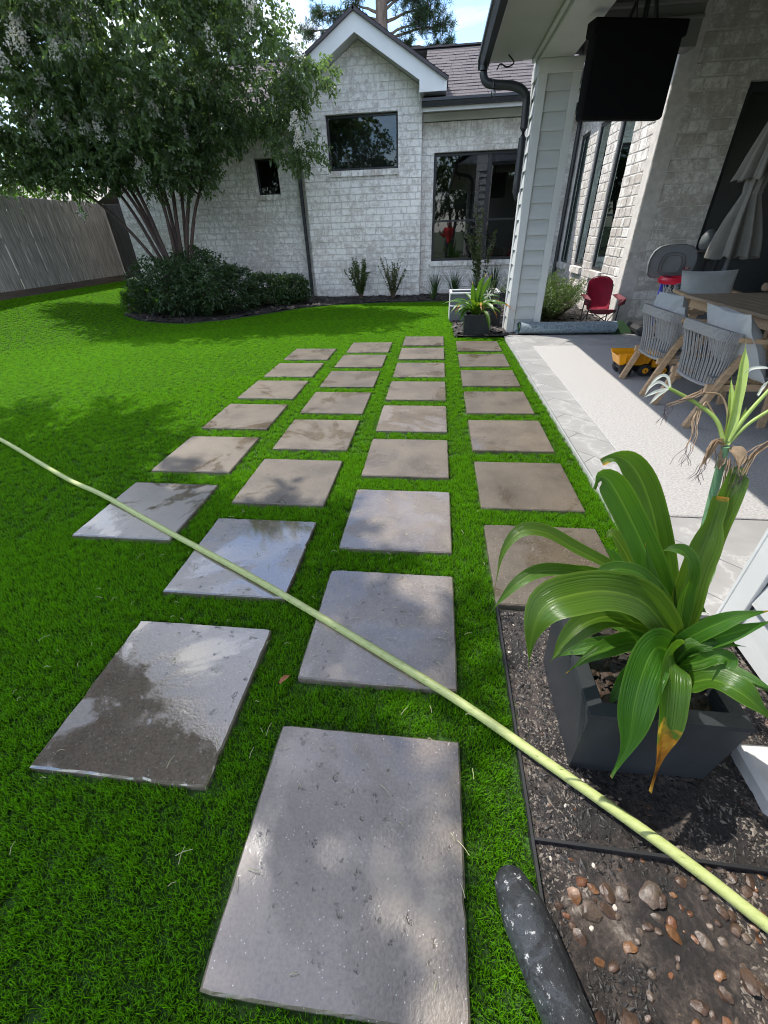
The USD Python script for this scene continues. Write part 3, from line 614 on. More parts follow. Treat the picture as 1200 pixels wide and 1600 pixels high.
# side wall with three tall windows, and the corner pier with the patio door
SX, SN = (0, 1, 0), (-1, 0, 0)
holes = [(8.87, 0.70, 9.55, 2.95), (10.10, 0.70, 10.78, 2.95), (11.33, 0.70, 12.0, 2.95)]
brick_wall('side_wall', (2.9, 0, 0), SX, SN, [(7.818, -0.1), (12.4, -0.1), (12.4, 3.7), (7.818, 3.7)], holes, single_bricks=170, near=lambda b: b[0] + 0.3 * abs(b[1] - 1.5))
for h in holes:
    w = window((2.9, 0, 0), SX, SN, h[0], h[2], h[1], h[3], fw=0.05, depth=0.02, glass='tinted_glass')
    sill(w, (2.9, 0, 0), SX, SN, h[0] - 0.03, h[2] + 0.03, 0.585, 0.698, 0.06, 3)
brick_wall('pier_wall', (0, 7.83, 0), FX, FY, [(2.888, 0.0), (7.2, 0.0), (7.2, 3.9), (2.888, 3.9)], [(3.83, -0.01, 7.1, 2.86)], single_bricks=130, near=lambda b: abs(b[0] - 3.3) + 0.2 * abs(b[1] - 1.4))
door = child_path(house, 'patio_door'); UsdGeom.Xform.Define(stage, door)
for a, b in (((3.832, 7.93, 0.0), (3.93, 8.05, 2.86)), ((5.45, 7.93, 0.0), (5.53, 8.05, 2.76)), ((7.0, 7.93, 0.0), (7.1, 8.05, 2.86)), ((3.93, 7.93, 2.76), (7.0, 8.05, 2.86)), ((3.93, 7.93, 0.0), (7.0, 8.05, 0.09))):
    part(door, 'frame', MB().box(a, b, 0.006), 'black_metal')
for a, b in ((3.93, 5.45), (5.53, 7.0)):
    part(door, 'pane', (np.array([(a, 8.0, 0.09), (b, 8.0, 0.09), (b, 8.0, 2.76), (a, 8.0, 2.76)]), np.array([[0, 1, 2], [0, 2, 3]])), 'window_glass')
part(door, 'room_interior', MB().add([(3.83, 8.06, 0), (7.1, 8.06, 0), (7.1, 8.06, 2.9), (3.83, 8.06, 2.9), (3.83, 11, 0), (7.1, 11, 0), (7.1, 11, 2.9), (3.83, 11, 2.9)], [[4, 7, 6, 5], [0, 4, 5, 1], [1, 5, 6, 2], [2, 6, 7, 3], [3, 7, 4, 0]]), 'room_dark')
part(house, 'far_porch_wall', MB().box((5.6, -3, 0), (5.8, 7.82, 3.8)), 'mortar')  # unseen wall added on the right to keep the porch dark
part(house, 'near_porch_wall', MB().box((2.2, -1.4, 0), (5.6, -1.2, 3.45)), 'mortar')  # unseen wall added to close the near end and block light into the porch

# roofs: boarded deck under rows of shingles
def roof_plane(name, e0, e1, r0, r1, exposure=0.145, width=0.30, tabs=True):
    """Roof surface between eave line e0-e1 and ridge line r0-r1 with rows of overlapping shingles."""
    e0, e1, r0, r1 = (np.array(q, float) for q in (e0, e1, r0, r1))
    n = np.cross(e1 - e0, r0 - e0); n /= np.linalg.norm(n); n = n if n[2] > 0 else -n
    deck = MB().add([e0, e1, r1, r0, e0 - n * 0.05, e1 - n * 0.05, r1 - n * 0.05, r0 - n * 0.05], [[0, 1, 2, 3], [4, 7, 6, 5], [0, 4, 5, 1], [1, 5, 6, 2], [2, 6, 7, 3], [3, 7, 4, 0]])
    rp = part(house, name, deck, 'roof_edge')
    if not tabs: return rp
    rows = int(np.linalg.norm(r0 - e0) / exposure); m = MB()
    for k in range(rows):
        a0, a1 = e0 + (r0 - e0) * k / rows, e1 + (r1 - e1) * k / rows
        b0, b1 = e0 + (r0 - e0) * min((k + 1.25) / rows, 1), e1 + (r1 - e1) * min((k + 1.25) / rows, 1)
        L = np.linalg.norm(a1 - a0); u = -brng.uniform(0, width)
        while u < L:
            w = width * brng.choice([0.45, 0.8, 1.0, 1.3]) * brng.uniform(0.9, 1.1); s, t = max(u, 0) / L, min(u + w - 0.006, L) / L; u += w
            if t - s < 0.004: continue
            h = brng.uniform(0.008, 0.020); down = (a0 - b0) * brng.uniform(0, 0.04)
            p = [a0 + (a1 - a0) * s + down, a0 + (a1 - a0) * t + down, b0 + (b1 - b0) * t, b0 + (b1 - b0) * s]
            m.add([p[0] + n * 0.001, p[1] + n * 0.001, p[0] + n * h, p[1] + n * h, p[2] + n * 0.002, p[3] + n * 0.002], [[0, 1, 3, 2], [2, 3, 4, 5]])
    part(rp, 'shingle', m, 'shingle', kind='stuff')
    return rp
roof_plane('front_roof', (-0.44, 11.88, 3.60), (6.0, 11.88, 3.60), (-0.44, 14.25, 4.95), (6.0, 14.25, 4.95))
roof_plane('wing_roof', (-8.6, 11.95, 3.52), (-3.21, 11.95, 3.52), (-8.6, 14.25, 4.95), (-3.21, 14.25, 4.95))
roof_plane('rear_roof', (6.0, 17.2, 3.4), (-8.6, 17.2, 3.4), (6.0, 14.25, 4.95), (-8.6, 14.25, 4.95), tabs=False)
gs = 0.567
roof_plane('gable_roof', (0.06, 11.70, 4.975 - gs * 1.85), (0.06, 14.3, 4.975 - gs * 1.85), (-1.79, 11.70, 4.975), (-1.79, 14.3, 4.975))
roof_plane('gable_roof', (-3.64, 14.3, 4.975 - gs * 1.85), (-3.64, 11.70, 4.975 - gs * 1.85), (-1.79, 14.3, 4.975), (-1.79, 11.70, 4.975))
part(house, 'ridge_cap', MB().beam((-8.6, 14.25, 4.965), (6.0, 14.25, 4.965), 0.16, 0.03), 'roof_edge')
part(house, 'gable_end', MB().add([(-8.55, 12.3, 3.4), (-8.55, 17.0, 3.4), (-8.55, 14.25, 4.85), (-8.2, 12.7, 0), (-8.2, 17, 0), (-8.2, 12.7, 3.4), (-8.2, 17, 3.4)], [[0, 1, 2, 2], [3, 4, 6, 5]]), 'mortar')
for sgn in (1, -1):
    X = lambda x: x if sgn > 0 else -3.58 - x
    P = Polygon([(X(-1.79), 4.92), (X(0.04), 3.885), (X(0.04), 3.735), (X(-0.51), 3.735), (X(-0.51), 3.915), (X(-1.79), 4.64)])
    e = trimesh.creation.extrude_polygon(P, 0.04, engine='earcut')
    v = np.column_stack([e.vertices[:, 0], 11.75 + e.vertices[:, 2], e.vertices[:, 1]])
    part(house, 'rake_board', trimesh.Trimesh(v, e.faces[:, ::-1], process=False), 'white_trim')
    a, b = np.array([X(-1.79), 0, 4.66]), np.array([X(-0.45), 0, 3.90])
    part(house, 'rake_soffit', MB().add([(a[0], 11.79, a[2]), (b[0], 11.79, b[2]), (b[0], 12.2, b[2]), (a[0], 12.2, a[2])], [[0, 1, 2, 3]]), 'soffit_white')
    part(house, 'cornice_return', MB().box((X(-0.505), 11.79, 3.74), (X(0.035), 12.39, 3.86), 0.004), 'white_trim')
part(house, 'frieze_board', MB().box((-0.457, 12.36, 3.385), (2.88, 12.42, 3.52), 0.004), 'white_trim')
part(house, 'eave_soffit', MB().box((-0.44, 11.90, 3.525), (2.88, 12.40, 3.545)), 'soffit_white')
part(house, 'fascia', MB().box((-0.44, 11.87, 3.46), (2.88, 11.895, 3.64)), 'white_trim')
part(house, 'eave_soffit', MB().box((-8.5, 11.98, 3.44), (-3.22, 12.45, 3.46)), 'soffit_white')
part(house, 'fascia', MB().box((-8.5, 11.95, 3.40), (-3.22, 11.975, 3.56)), 'white_trim')
def gutter_mesh(p, q):
    """Box gutter with a rolled front lip and a bead, open on top."""
    m = MB(); p, q = np.array(p, float), np.array(q, float); d = (q - p) / np.linalg.norm(q - p); s = np.cross(d, (0, 0, 1))
    prof = [(0, 0.12), (0, 0), (0.07, 0), (0.095, 0.045), (0.105, 0.07), (0.125, 0.075), (0.125, 0.12), (0.118, 0.12), (0.118, 0.08), (0.098, 0.075), (0.065, 0.007), (0.006, 0.007), (0.006, 0.12)]
    A = [p + s * a + np.array([0, 0, b]) for a, b in prof]; B = [q + s * a + np.array([0, 0, b]) for a, b in prof]; n = len(prof)
    m.add(A + B, [[i, (i + 1) % n, n + (i + 1) % n, n + i] for i in range(n)])
    m.box(p - abs(d) * 0 + np.minimum(0, s * 0.12) - 0.0, p + d * 0.006 + np.maximum(0, s * 0.12) + np.array([0, 0, 0.11]))
    m.box(q - d * 0.006 + np.minimum(0, s * 0.12), q + np.maximum(0, s * 0.12) + np.array([0, 0, 0.11]))
    return m
part(house, 'gutter', gutter_mesh((-0.46, 11.865, 3.525), (2.45, 11.865, 3.525)), 'black_metal')
part(house, 'gutter', gutter_mesh((-8.6, 11.945, 3.43), (-3.2, 11.945, 3.43)), 'black_metal')
def downspout(parent, pts, w=0.075, d=0.06):
    c = curve(pts, 46); m = MB().tube(c, 0.045, 4)
    t = part(parent, 'downspout', MB().tube(c, 0.044, 8), 'black_metal', smooth=40)
    return t
downspout(house, [(-3.62, 11.88, 3.44), (-3.58, 11.95, 3.30), (-3.38, 12.30, 3.08), (-3.36, 12.36, 2.95), (-3.36, 12.36, 2.0), (-3.36, 12.36, 1.0), (-3.36, 12.36, 0.05)])
downspout(house, [(2.72, 12.0, 3.55), (2.72, 12.05, 3.4), (2.83, 12.12, 3.2), (2.84, 12.14, 3.0), (2.84, 12.14, 2.0), (2.84, 12.14, 1.0), (2.84, 12.14, 0.05)])
# eave over the side wall
part(house, 'eave_soffit', MB().box((2.62, 7.75, 3.66), (2.9, 12.4, 3.68)), 'soffit_white')
part(house, 'fascia', MB().box((2.59, 7.75, 3.62), (2.615, 12.0, 3.80)), 'white_trim')
part(house, 'gutter', gutter_mesh((2.585, 11.8, 3.66), (2.585, 7.75, 3.66)), 'black_metal')
roof_plane('side_roof', (2.50, 12.2, 3.80), (2.50, 7.6, 3.80), (5.5, 12.2, 5.3), (5.5, 7.6, 5.3), tabs=False)

# ------------------------------------------------------------------ covered porch
porch = thing('porch_roof', 'white porch roof with broad beam, pale soffit and black gutter', 'porch roof')
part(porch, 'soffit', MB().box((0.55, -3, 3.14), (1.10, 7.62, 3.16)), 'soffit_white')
part(porch, 'beam', MB().box((1.12, -3, 3.062), (1.50, 7.75, 3.78), 0.006), 'white_trim')
part(porch, 'crown_trim', MB().box((1.07, -3, 3.10), (1.118, 7.62, 3.138), 0.008), 'white_trim')
part(porch, 'crown_trim', MB().box((1.502, -3, 3.66), (1.56, 7.32, 3.75), 0.01), 'ceiling_grey')
part(porch, 'fascia', MB().box((0.53, -3, 3.11), (0.548, 7.64, 3.30)), 'white_trim')
part(porch, 'gutter', gutter_mesh((0.528, 7.60, 3.07), (0.528, -3, 3.07)), 'black_metal')
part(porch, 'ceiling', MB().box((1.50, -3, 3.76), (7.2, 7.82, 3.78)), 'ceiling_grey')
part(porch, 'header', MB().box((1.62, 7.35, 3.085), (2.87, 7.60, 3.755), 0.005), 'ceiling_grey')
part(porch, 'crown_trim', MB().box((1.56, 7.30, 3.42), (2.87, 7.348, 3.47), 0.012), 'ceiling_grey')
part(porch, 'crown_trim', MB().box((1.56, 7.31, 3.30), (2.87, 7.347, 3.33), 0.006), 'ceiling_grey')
part(porch, 'roof_deck', MB().add([(0.44, -3.2, 3.20), (0.44, 7.70, 3.20), (4.4, 7.70, 5.1), (4.4, -3.2, 5.1), (0.44, -3.2, 3.25), (0.44, 7.70, 3.25), (4.4, 7.70, 5.15), (4.4, -3.2, 5.15)], [[0, 1, 2, 3], [4, 7, 6, 5], [0, 4, 5, 1], [1, 5, 6, 2], [2, 6, 7, 3], [3, 7, 4, 0]]), 'roof_edge')
part(porch, 'roof_deck', MB().add([(4.4, -3.2, 5.1), (4.4, 7.70, 5.1), (8.4, 7.70, 3.2), (8.4, -3.2, 3.2), (4.4, -3.2, 5.15), (4.4, 7.70, 5.15), (8.4, 7.70, 3.25), (8.4, -3.2, 3.25)], [[0, 1, 2, 3], [4, 7, 6, 5], [0, 4, 5, 1], [1, 5, 6, 2], [2, 6, 7, 3], [3, 7, 4, 0]]), 'roof_edge')
part(porch, 'gable_siding', trimesh.Trimesh(np.array([(0.55, 7.63, 3.16), (2.87, 7.63, 3.16), (2.87, 7.63, 4.33)]), np.array([[0, 1, 2]]), process=False), 'white_siding')
part(porch, 'downspout', MB().tube(curve([(0.475, 7.42, 3.08), (0.475, 7.42, 2.99), (0.55, 7.41, 2.91), (0.85, 7.35, 2.86), (0.99, 7.32, 2.78), (1.025, 7.32, 2.62), (1.025, 7.32, 1.9), (1.025, 7.32, 1.0), (1.025, 7.32, 0.08)], 60), 0.047, 10), 'black_metal', smooth=40)
# posts
post = thing('porch_post', 'white siding-clad porch post at the far corner of the patio', 'post', (1.37, 7.50, 0.0))
def lp(n, m, mt): return part(post, n, m, mt, world=False)
lp('core', MB().box((-0.20, -0.20, 0), (0.20, 0.20, 3.06)), 'white_trim')
for sx in (-1, 1):
    for sy in (-1, 1):
        lp('corner_board', MB().box((sx * 0.25, sy * 0.25, 0.0), (sx * 0.145, sy * 0.232, 3.058), 0.003).box((sx * 0.25, sy * 0.231, 0.0), (sx * 0.232, sy * 0.145, 3.058), 0.003), 'white_trim')
for k in range(16):
    z0 = 0.03 + k * 0.183; z1 = z0 + 0.195
    m = MB()
    for sx, sy in ((0, -1), (0, 1), (-1, 0), (1, 0)):
        t = np.array([sy, -sx, 0]) if sx == 0 else np.array([0, sx, 0]); t = np.abs(t); nrm = np.array([sx, sy, 0.0])
        a = [nrm * 0.2435 - t * 0.143 + (0, 0, z0), nrm * 0.2435 + t * 0.143 + (0, 0, z0), nrm * 0.220 + t * 0.143 + (0, 0, z1), nrm * 0.220 - t * 0.143 + (0, 0, z1), nrm * 0.212 - t * 0.143 + (0, 0, z0), nrm * 0.212 + t * 0.143 + (0, 0, z0)]
        m.add(a, [[0, 1, 2, 3], [0, 4, 5, 1]])
    lp('siding_board', m, 'white_siding')
lp('head_trim', MB().box((-0.256, -0.256, 2.93), (0.256, 0.256, 3.06), 0.004), 'white_trim')
copy_of(post, 'white siding-clad porch post right behind the near potted lily', (1.46, 1.09, 0.0))
blk = single('stone_block', MB().box((0.99, 0.60, -0.03), (1.16, 0.79, 0.05), 0.015), 'limestone', 'pale stone block on the soil at the foot of the near post', 'stone block')

# ------------------------------------------------------------------ fence
fr = np.random.default_rng(15)
FX0 = -9.5
fence = thing('board_fence', 'long weathered grey board fence along the left side of the lawn', 'fence', (FX0, 9.0, 0.4))
y = -1.5
while y < 13.62:
    w = fr.uniform(0.135, 0.15); zb = float(terrain(FX0, y)) + 0.10 + fr.uniform(-0.015, 0.02); zt = 2.30 + 0.0 * y + fr.uniform(-0.015, 0.015)
    off = fr.uniform(-0.006, 0.006)
    m = MB().box((FX0 - 0.009 + off, y, zb), (FX0 + 0.009 + off, y + w - fr.uniform(0.004, 0.016), zt), 0.003).mesh()
    m.vertices[:, 1] += (m.vertices[:, 2] - zb) * fr.uniform(-0.006, 0.006); m.vertices[:, 0] += (m.vertices[:, 2] - zb) * fr.uniform(-0.008, 0.008)
    part(fence, 'board', m, 'weathered_fence'); y += w
for a, b in ((-1.5, 4.0), (4.0, 8.4), (8.4, 12.2), (12.2, 13.6)):
    za, zb = float(terrain(FX0, a)) + 0.045, float(terrain(FX0, b)) + 0.045
    part(fence, 'kick_board', MB().beam((FX0 + 0.02, a, za), (FX0 + 0.02, b, zb), 0.03, 0.17), 'kick_board')
for zr in (0.75, 1.45, 2.1): part(fence, 'rail', MB().box((FX0 - 0.06, -1.5, zr), (FX0 - 0.014, 13.6, zr + 0.09)), 'weathered_fence')
fence2 = thing('board_fence', 'short dark board fence joining the grey fence to the white brick house', 'fence', (-9.0, 13.62, 0.4))
x = FX0 + 0.03
while x < -8.15:
    w = fr.uniform(0.135, 0.15); part(fence2, 'board', MB().box((x, 13.60, 0.45 + fr.uniform(-0.02, 0.02)), (x + w - 0.006, 13.62, 2.27 + fr.uniform(-0.02, 0.02)), 0.003), 'dark_fence'); x += w
part(fence2, 'rail', MB().box((FX0 + 0.03, 13.625, 1.9), (-8.2, 13.67, 1.99)), 'dark_fence')

# ------------------------------------------------------------------ things on the patio
def pillow(w, h, t, n=14, pinch=0.10, seed=0):
    """Soft square cushion in the xz plane, thickness along y."""
    u = np.linspace(-1, 1, n); U_, V_ = np.meshgrid(u, u)
    th = t / 2 * ((1 - np.abs(U_) ** 2.2) * (1 - np.abs(V_) ** 2.2)) ** 0.62
    X = w / 2 * U_ * (1 - pinch * (1 - np.abs(V_) ** 2) * np.abs(U_)); Z = h / 2 * V_ * (1 - pinch * (1 - np.abs(U_) ** 2) * np.abs(V_))
    nz = 0.10 * t * (fbm(np.stack([X * 7 + seed, Z * 7, 0 * X], -1), 2, seed) - 0.5)
    A = np.stack([X, -th + nz, Z], -1).reshape(-1, 3); B = np.stack([X, th + nz, Z], -1).reshape(-1, 3)
    i, j = np.meshgrid(np.arange(n - 1), np.arange(n - 1), indexing='ij'); q = np.stack([i * n + j, i * n + j + 1, (i + 1) * n + j + 1, (i + 1) * n + j], -1).reshape(-1, 4)
    return MB().add(A, q).add(B, q[:, ::-1]).mesh()
def turned(m, rx=0.0, ry=0.0, rz=0.0, t=(0, 0, 0)):
    m = m.copy(); m.apply_transform(trimesh.transformations.euler_matrix(rx, ry, rz)); m.apply_translation(t); return m
def strip_beam(m, pts, w, h):
    """Bent wooden member of section w (sideways, y) by h along a path in a plane of constant y."""
    c = np.asarray(pts, float); t = np.gradient(c, axis=0); t /= np.linalg.norm(t, axis=1, keepdims=True)
    s = np.array([0, 1.0, 0]); n = np.cross(t, s); n /= np.linalg.norm(n, axis=1, keepdims=True)
    k = len(c); V = np.concatenate([c + s * w / 2 + n * h / 2, c - s * w / 2 + n * h / 2, c - s * w / 2 - n * h / 2, c + s * w / 2 - n * h / 2])
    f = []
    for a in range(4):
        b = (a + 1) % 4
        for i in range(k - 1): f.append([a * k + i, a * k + i + 1, b * k + i + 1, b * k + i])
    f += [[0, k, 2 * k, 3 * k], [k - 1, 4 * k - 1, 3 * k - 1, 2 * k - 1]]
    return m.add(V, f)
chair = thing('garden_chair', 'teak and grey rope armchair with a small roll cushion, further of two beside the table', 'chair', (2.28, 4.46, 0.034), 0.0)
def cp(n, m, mt, **k): return part(chair, n, m, mt, world=False, **k)
for s in (-1, 1):
    y = s * 0.275
    cp('rear_leg', strip_beam(MB(), curve([(-0.28, y, 0.0), (-0.21, y, 0.2), (-0.13, y, 0.42), (-0.06, y, 0.55), (0.04, y, 0.625)], 14), 0.036, 0.05), 'teak', smooth=35)
    cp('front_leg', strip_beam(MB(), curve([(0.29, y, 0.0), (0.25, y, 0.30), (0.21, y, 0.5), (0.13, y, 0.622)], 12), 0.036, 0.045), 'teak', smooth=35)
    cp('armrest', strip_beam(MB(), curve([(-0.17, y * 1.06, 0.668), (0.0, y * 1.08, 0.655), (0.16, y * 1.05, 0.645), (0.30, y * 0.98, 0.635)], 12), 0.055, 0.032), 'teak', smooth=35)
    cp('side_rail', MB().beam((-0.235, y * 0.95, 0.315), (0.24, y * 0.95, 0.315), 0.03, 0.05), 'teak')
    cp('bracket', MB().box((-0.20, y * 0.93 - 0.02, 0.26), (-0.145, y * 0.93 + 0.02, 0.335), 0.004), 'teak')
cp('front_rail', MB().beam((0.235, -0.25, 0.315), (0.235, 0.25, 0.315), 0.03, 0.05), 'teak')
top = curve([(-0.15, -0.293, 0.668), (-0.23, -0.275, 0.685), (-0.285, -0.18, 0.70), (-0.30, 0, 0.705), (-0.285, 0.18, 0.70), (-0.23, 0.275, 0.685), (-0.15, 0.293, 0.668)], 44)
low = curve([(-0.14, -0.24, 0.33), (-0.19, -0.235, 0.325), (-0.225, -0.16, 0.32), (-0.235, 0, 0.318), (-0.225, 0.16, 0.32), (-0.19, 0.235, 0.325), (-0.14, 0.24, 0.33)], 44)
m = MB()
for k in range(len(top) - 1):
    a, b = top[k], top[k + 1]; m.beam(a - (b - a) * 0.02, b + (b - a) * 0.02, 0.034, 0.072)
cp('back_band', m, 'rope_grey', smooth=50)
m = MB()
for k in range(1, 43):
    a, b = top[k] - (0, 0, 0.03), low[k]
    j = (k % 2) * 0.004; o = np.array([j, 0, 0]); mid = (a + b) / 2 + np.array([0.012, 0, 0])
    m.tube([a + o, mid + o, b + o], 0.0044, 5)
cp('rope_weave', m, 'rope_grey', smooth=60)
cp('lower_rail', MB().tube(low, 0.013, 6), 'rope_grey', smooth=60)
cp('seat_cushion', turned(pillow(0.53, 0.50, 0.13, 12, 0.02), rx=math.pi / 2, rz=math.pi / 2, t=(0.02, 0, 0.395)), 'cushion_dark', smooth=True)
chair2 = copy_of(chair, 'teak and grey rope armchair with a big leaning blue-grey cushion, nearest the flower stalk', (2.30, 3.68, 0.034), 0.03)
chair3 = copy_of(chair, 'teak and grey armchair at the far end of the wooden table', (3.25, 6.02, 0.034), -math.pi / 2)
def cushion(mesh, label, loc):
    t = thing('cushion', label, 'cushion', loc); part(t, 'cover', mesh, 'cushion', smooth=True); return t
cushion(turned(pillow(0.40, 0.26, 0.24, 14, 0.02, 1), rx=-0.25, rz=math.pi / 2 + 0.1, t=(2.15, 4.50, 0.74)), 'small pale roll cushion standing up behind the rope back of the further chair', (2.15, 4.5, 0.7))
cushion(turned(pillow(0.48, 0.44, 0.20, 16, 0.06, 2), rx=-0.30, rz=math.pi / 2, t=(2.20, 4.44, 0.585)), 'grey back cushion sunk behind the ropes of the further chair', (2.2, 4.44, 0.5))
cushion(turned(pillow(0.62, 0.56, 0.24, 20, 0.07, 3), rx=-0.55, rz=math.pi / 2 - 0.05, t=(2.29, 3.64, 0.63)), 'large blue-grey back cushion leaning in the nearest chair', (2.3, 3.62, 0.6))
cushion(turned(pillow(0.64, 0.46, 0.22, 20, 0.07, 5), rx=-0.33, rz=0.0, t=(3.27, 6.10, 0.70)), 'wide grey back cushion in the chair at the far table end', (3.27, 6.1, 0.6))
table = thing('table', 'rectangular teak garden table with planked top at the right edge', 'table', (3.2, 4.25, 0.034))
for k in range(9):
    x0 = 2.70 + k * 0.112; part(table, 'plank', MB().box((x0, 3.02, 0.722), (x0 + 0.109, 5.45, 0.75), 0.003), 'teak_top')
for a, b in (((2.76, 3.1, 0.63), (2.79, 5.38, 0.72)), ((3.61, 3.1, 0.63), (3.64, 5.38, 0.72)), ((2.79, 5.33, 0.63), (3.61, 5.36, 0.72)), ((2.79, 3.10, 0.63), (3.61, 3.13, 0.72))):
    part(table, 'apron', MB().box(a, b, 0.003), 'teak')
for sx in (2.80, 3.60):
    for sy, dy in ((5.30, 0.16), (3.16, -0.16)):
        part(table, 'leg', strip_beam(MB(), curve([(sx - (0.10 if sx < 3 else -0.10), sy, 0.0), (sx - (0.05 if sx < 3 else -0.05), sy, 0.4), (sx, sy, 0.62), (sx, sy, 0.71)], 10) , 0.055, 0.085), 'teak', smooth=35)
part(table, 'leg_brace', MB().beam((2.79, 4.6, 0.64), (2.72, 4.6, 0.25), 0.05, 0.05), 'teak')
t = thing('candle_jar', 'small pale round candle jar on the far end of the table', 'candle jar', (3.42, 5.30, 0.784))
part(t, 'jar', trimesh.creation.revolve([(0, 0), (0.03, 0), (0.045, 0.02), (0.047, 0.045), (0.035, 0.07), (0.03, 0.072), (0, 0.06)], sections=20), 'petal_dry', smooth=40, world=False)
for p in (table,):
    pass
# furled umbrella
umb = thing('umbrella', 'furled beige-grey patio umbrella beside the dark doorway', 'umbrella', (3.86, 6.95, 0.0))
def pleated(prof, amp, n, seed, ribs=8, thick=0.0):
    m = []; rr = np.random.default_rng(seed); ph = rr.uniform(0, 6.28, 4)
    for z, r_, a in prof:
        g = np.arange(n) * 2 * np.pi / n
        rad = r_ * (1 + a * (np.cos(ribs * g + 1.3 * z + ph[0]) + 0.5 * np.cos(2 * ribs * g + ph[1] + 2 * z) + 0.35 * np.cos(3 * g + ph[2])))
        zz = z + 0.07 * a * np.cos(ribs * g + ph[3]) * (1 if z < prof[0][0] + 0.12 else 0)
        m.append(np.stack([rad * np.cos(g) + 0.02 * math.sin(3 * z), rad * np.sin(g), np.full(n, 0) + zz], -1))
    v = np.concatenate(m); k = len(prof); f = []
    i, j = np.meshgrid(np.arange(k - 1), np.arange(n), indexing='ij')
    f = np.stack([i * n + j, i * n + (j + 1) % n, (i + 1) * n + (j + 1) % n, (i + 1) * n + j], -1).reshape(-1, 4)
    return MB().add(v, f).mesh()
part(umb, 'canopy', pleated([(1.00, 0.215, 0.30), (1.10, 0.205, 0.30), (1.25, 0.185, 0.28), (1.42, 0.150, 0.24), (1.58, 0.110, 0.18), (1.68, 0.088, 0.10), (1.74, 0.095, 0.14), (1.9, 0.10, 0.18)], 0.2, 128, 1), 'umbrella_fabric', smooth=50, world=False)
part(umb, 'canopy', pleated([(1.82, 0.200, 0.28), (1.90, 0.185, 0.26), (2.05, 0.16, 0.24), (2.25, 0.125, 0.2), (2.45, 0.085, 0.16), (2.6, 0.05, 0.1), (2.66, 0.02, 0.02)], 0.2, 128, 2), 'umbrella_fabric', smooth=50, world=False)
part(umb, 'tie', trimesh.creation.annulus(0.088, 0.098, 0.03, transform=trimesh.transformations.translation_matrix((0, 0, 1.68))), 'umbrella_fabric', world=False)
part(umb, 'mast', MB().tube([(0, 0, 0.06), (0, 0, 2.7)], 0.026, 12), 'trough_grey', smooth=40, world=False)
part(umb, 'base', trimesh.creation.revolve([(0, 0.034), (0.25, 0.034), (0.25, 0.07), (0.22, 0.09), (0.05, 0.10), (0.04, 0.30), (0, 0.30)], sections=32), 'black_metal', smooth=30, world=False)
# vase on a dark side table, in the shade of the doorway
st = thing('side_table', 'tall dark side table in shadow left of the umbrella', 'table', (3.72, 7.40, 0.0))
part(st, 'top', MB().box((-0.2, -0.18, 1.03), (0.2, 0.18, 1.06), 0.005), 'frame_black', world=False)
for sx in (-0.17, 0.17):
    for sy in (-0.15, 0.15): part(st, 'leg', MB().box((sx - 0.02, sy - 0.02, 0.0), (sx + 0.02, sy + 0.02, 1.03)), 'frame_black', world=False)
part(st, 'shelf', MB().box((-0.18, -0.16, 0.40), (0.18, 0.16, 0.42)), 'frame_black', world=False)
vs = thing('vase', 'grey egg-shaped vase on the dark side table', 'vase', (3.74, 7.38, 1.06))
part(vs, 'body', trimesh.creation.revolve([(0, 0), (0.05, 0), (0.085, 0.04), (0.10, 0.10), (0.092, 0.17), (0.06, 0.225), (0.035, 0.24), (0.03, 0.25), (0.02, 0.25), (0, 0.23)], sections=28), 'glaze_grey', smooth=50, world=False)
# covered television hung from the porch ceiling
tv = thing('television', 'television under a black fabric cover hanging from the porch ceiling', 'television', (1.81, 6.1, 2.3))
ang = math.atan2(0.22, 0.88)
T = lambda m: turned(m, rz=ang)
part(tv, 'cover', T(MB().box((-0.455, -0.06, 0.0), (0.455, 0.06, 0.69), 0.02).mesh()), 'tv_cover', world=False)
part(tv, 'cover_flap', T(MB().box((-0.478, -0.075, 0.585), (0.478, 0.075, 0.70), 0.012).mesh()), 'tv_cover', world=False)
part(tv, 'mount_pole', T(MB().tube([(0.06, 0.02, 0.69), (0.06, 0.02, 1.45)], 0.025, 10).mesh()), 'steel_black', smooth=40, world=False)
part(tv, 'mount_arm', T(MB().beam((-0.10, 0.03, 0.69), (0.02, 0.03, 1.0), 0.03, 0.02).beam((0.20, 0.03, 0.69), (0.09, 0.03, 1.0), 0.03, 0.02).box((-0.03, -0.05, 1.43), (0.15, 0.10, 1.458)).mesh()), 'steel_black', world=False)
part(tv, 'cable', T(MB().tube(curve([(0.02, 0.05, 0.68), (-0.02, 0.06, 0.85), (0.05, 0.05, 1.0), (0.03, 0.05, 1.44)], 16), 0.006, 6).mesh()), 'steel_black', world=False)
# toy hoop
hp = thing('toy_hoop', 'toy basketball hoop with grey backboard, red rim and white net', 'toy hoop', (3.27, 7.12, 0.02))
def stadium(w, h, k, n=10):
    """Backboard outline: flat bottom, rounded shoulders, arched top."""
    return Polygon([(-w * 0.40, 0), (w * 0.40, 0), (w * 0.47, h * 0.10), (w * 0.50, h * 0.42), (w * 0.49, h * 0.60), (w * 0.44, h * 0.80), (w * 0.34, h * 0.93), (w * 0.18, h * 0.99), (0, h), (-w * 0.18, h * 0.99), (-w * 0.34, h * 0.93), (-w * 0.44, h * 0.80), (-w * 0.49, h * 0.60), (-w * 0.50, h * 0.42), (-w * 0.47, h * 0.10)]).buffer(0.02, quad_segs=6)
def upright(poly, d, y0):
    e = trimesh.creation.extrude_polygon(poly, d, engine='earcut'); return trimesh.Trimesh(np.column_stack([e.vertices[:, 0], y0 + d - e.vertices[:, 2], e.vertices[:, 1]]), e.faces, process=False)
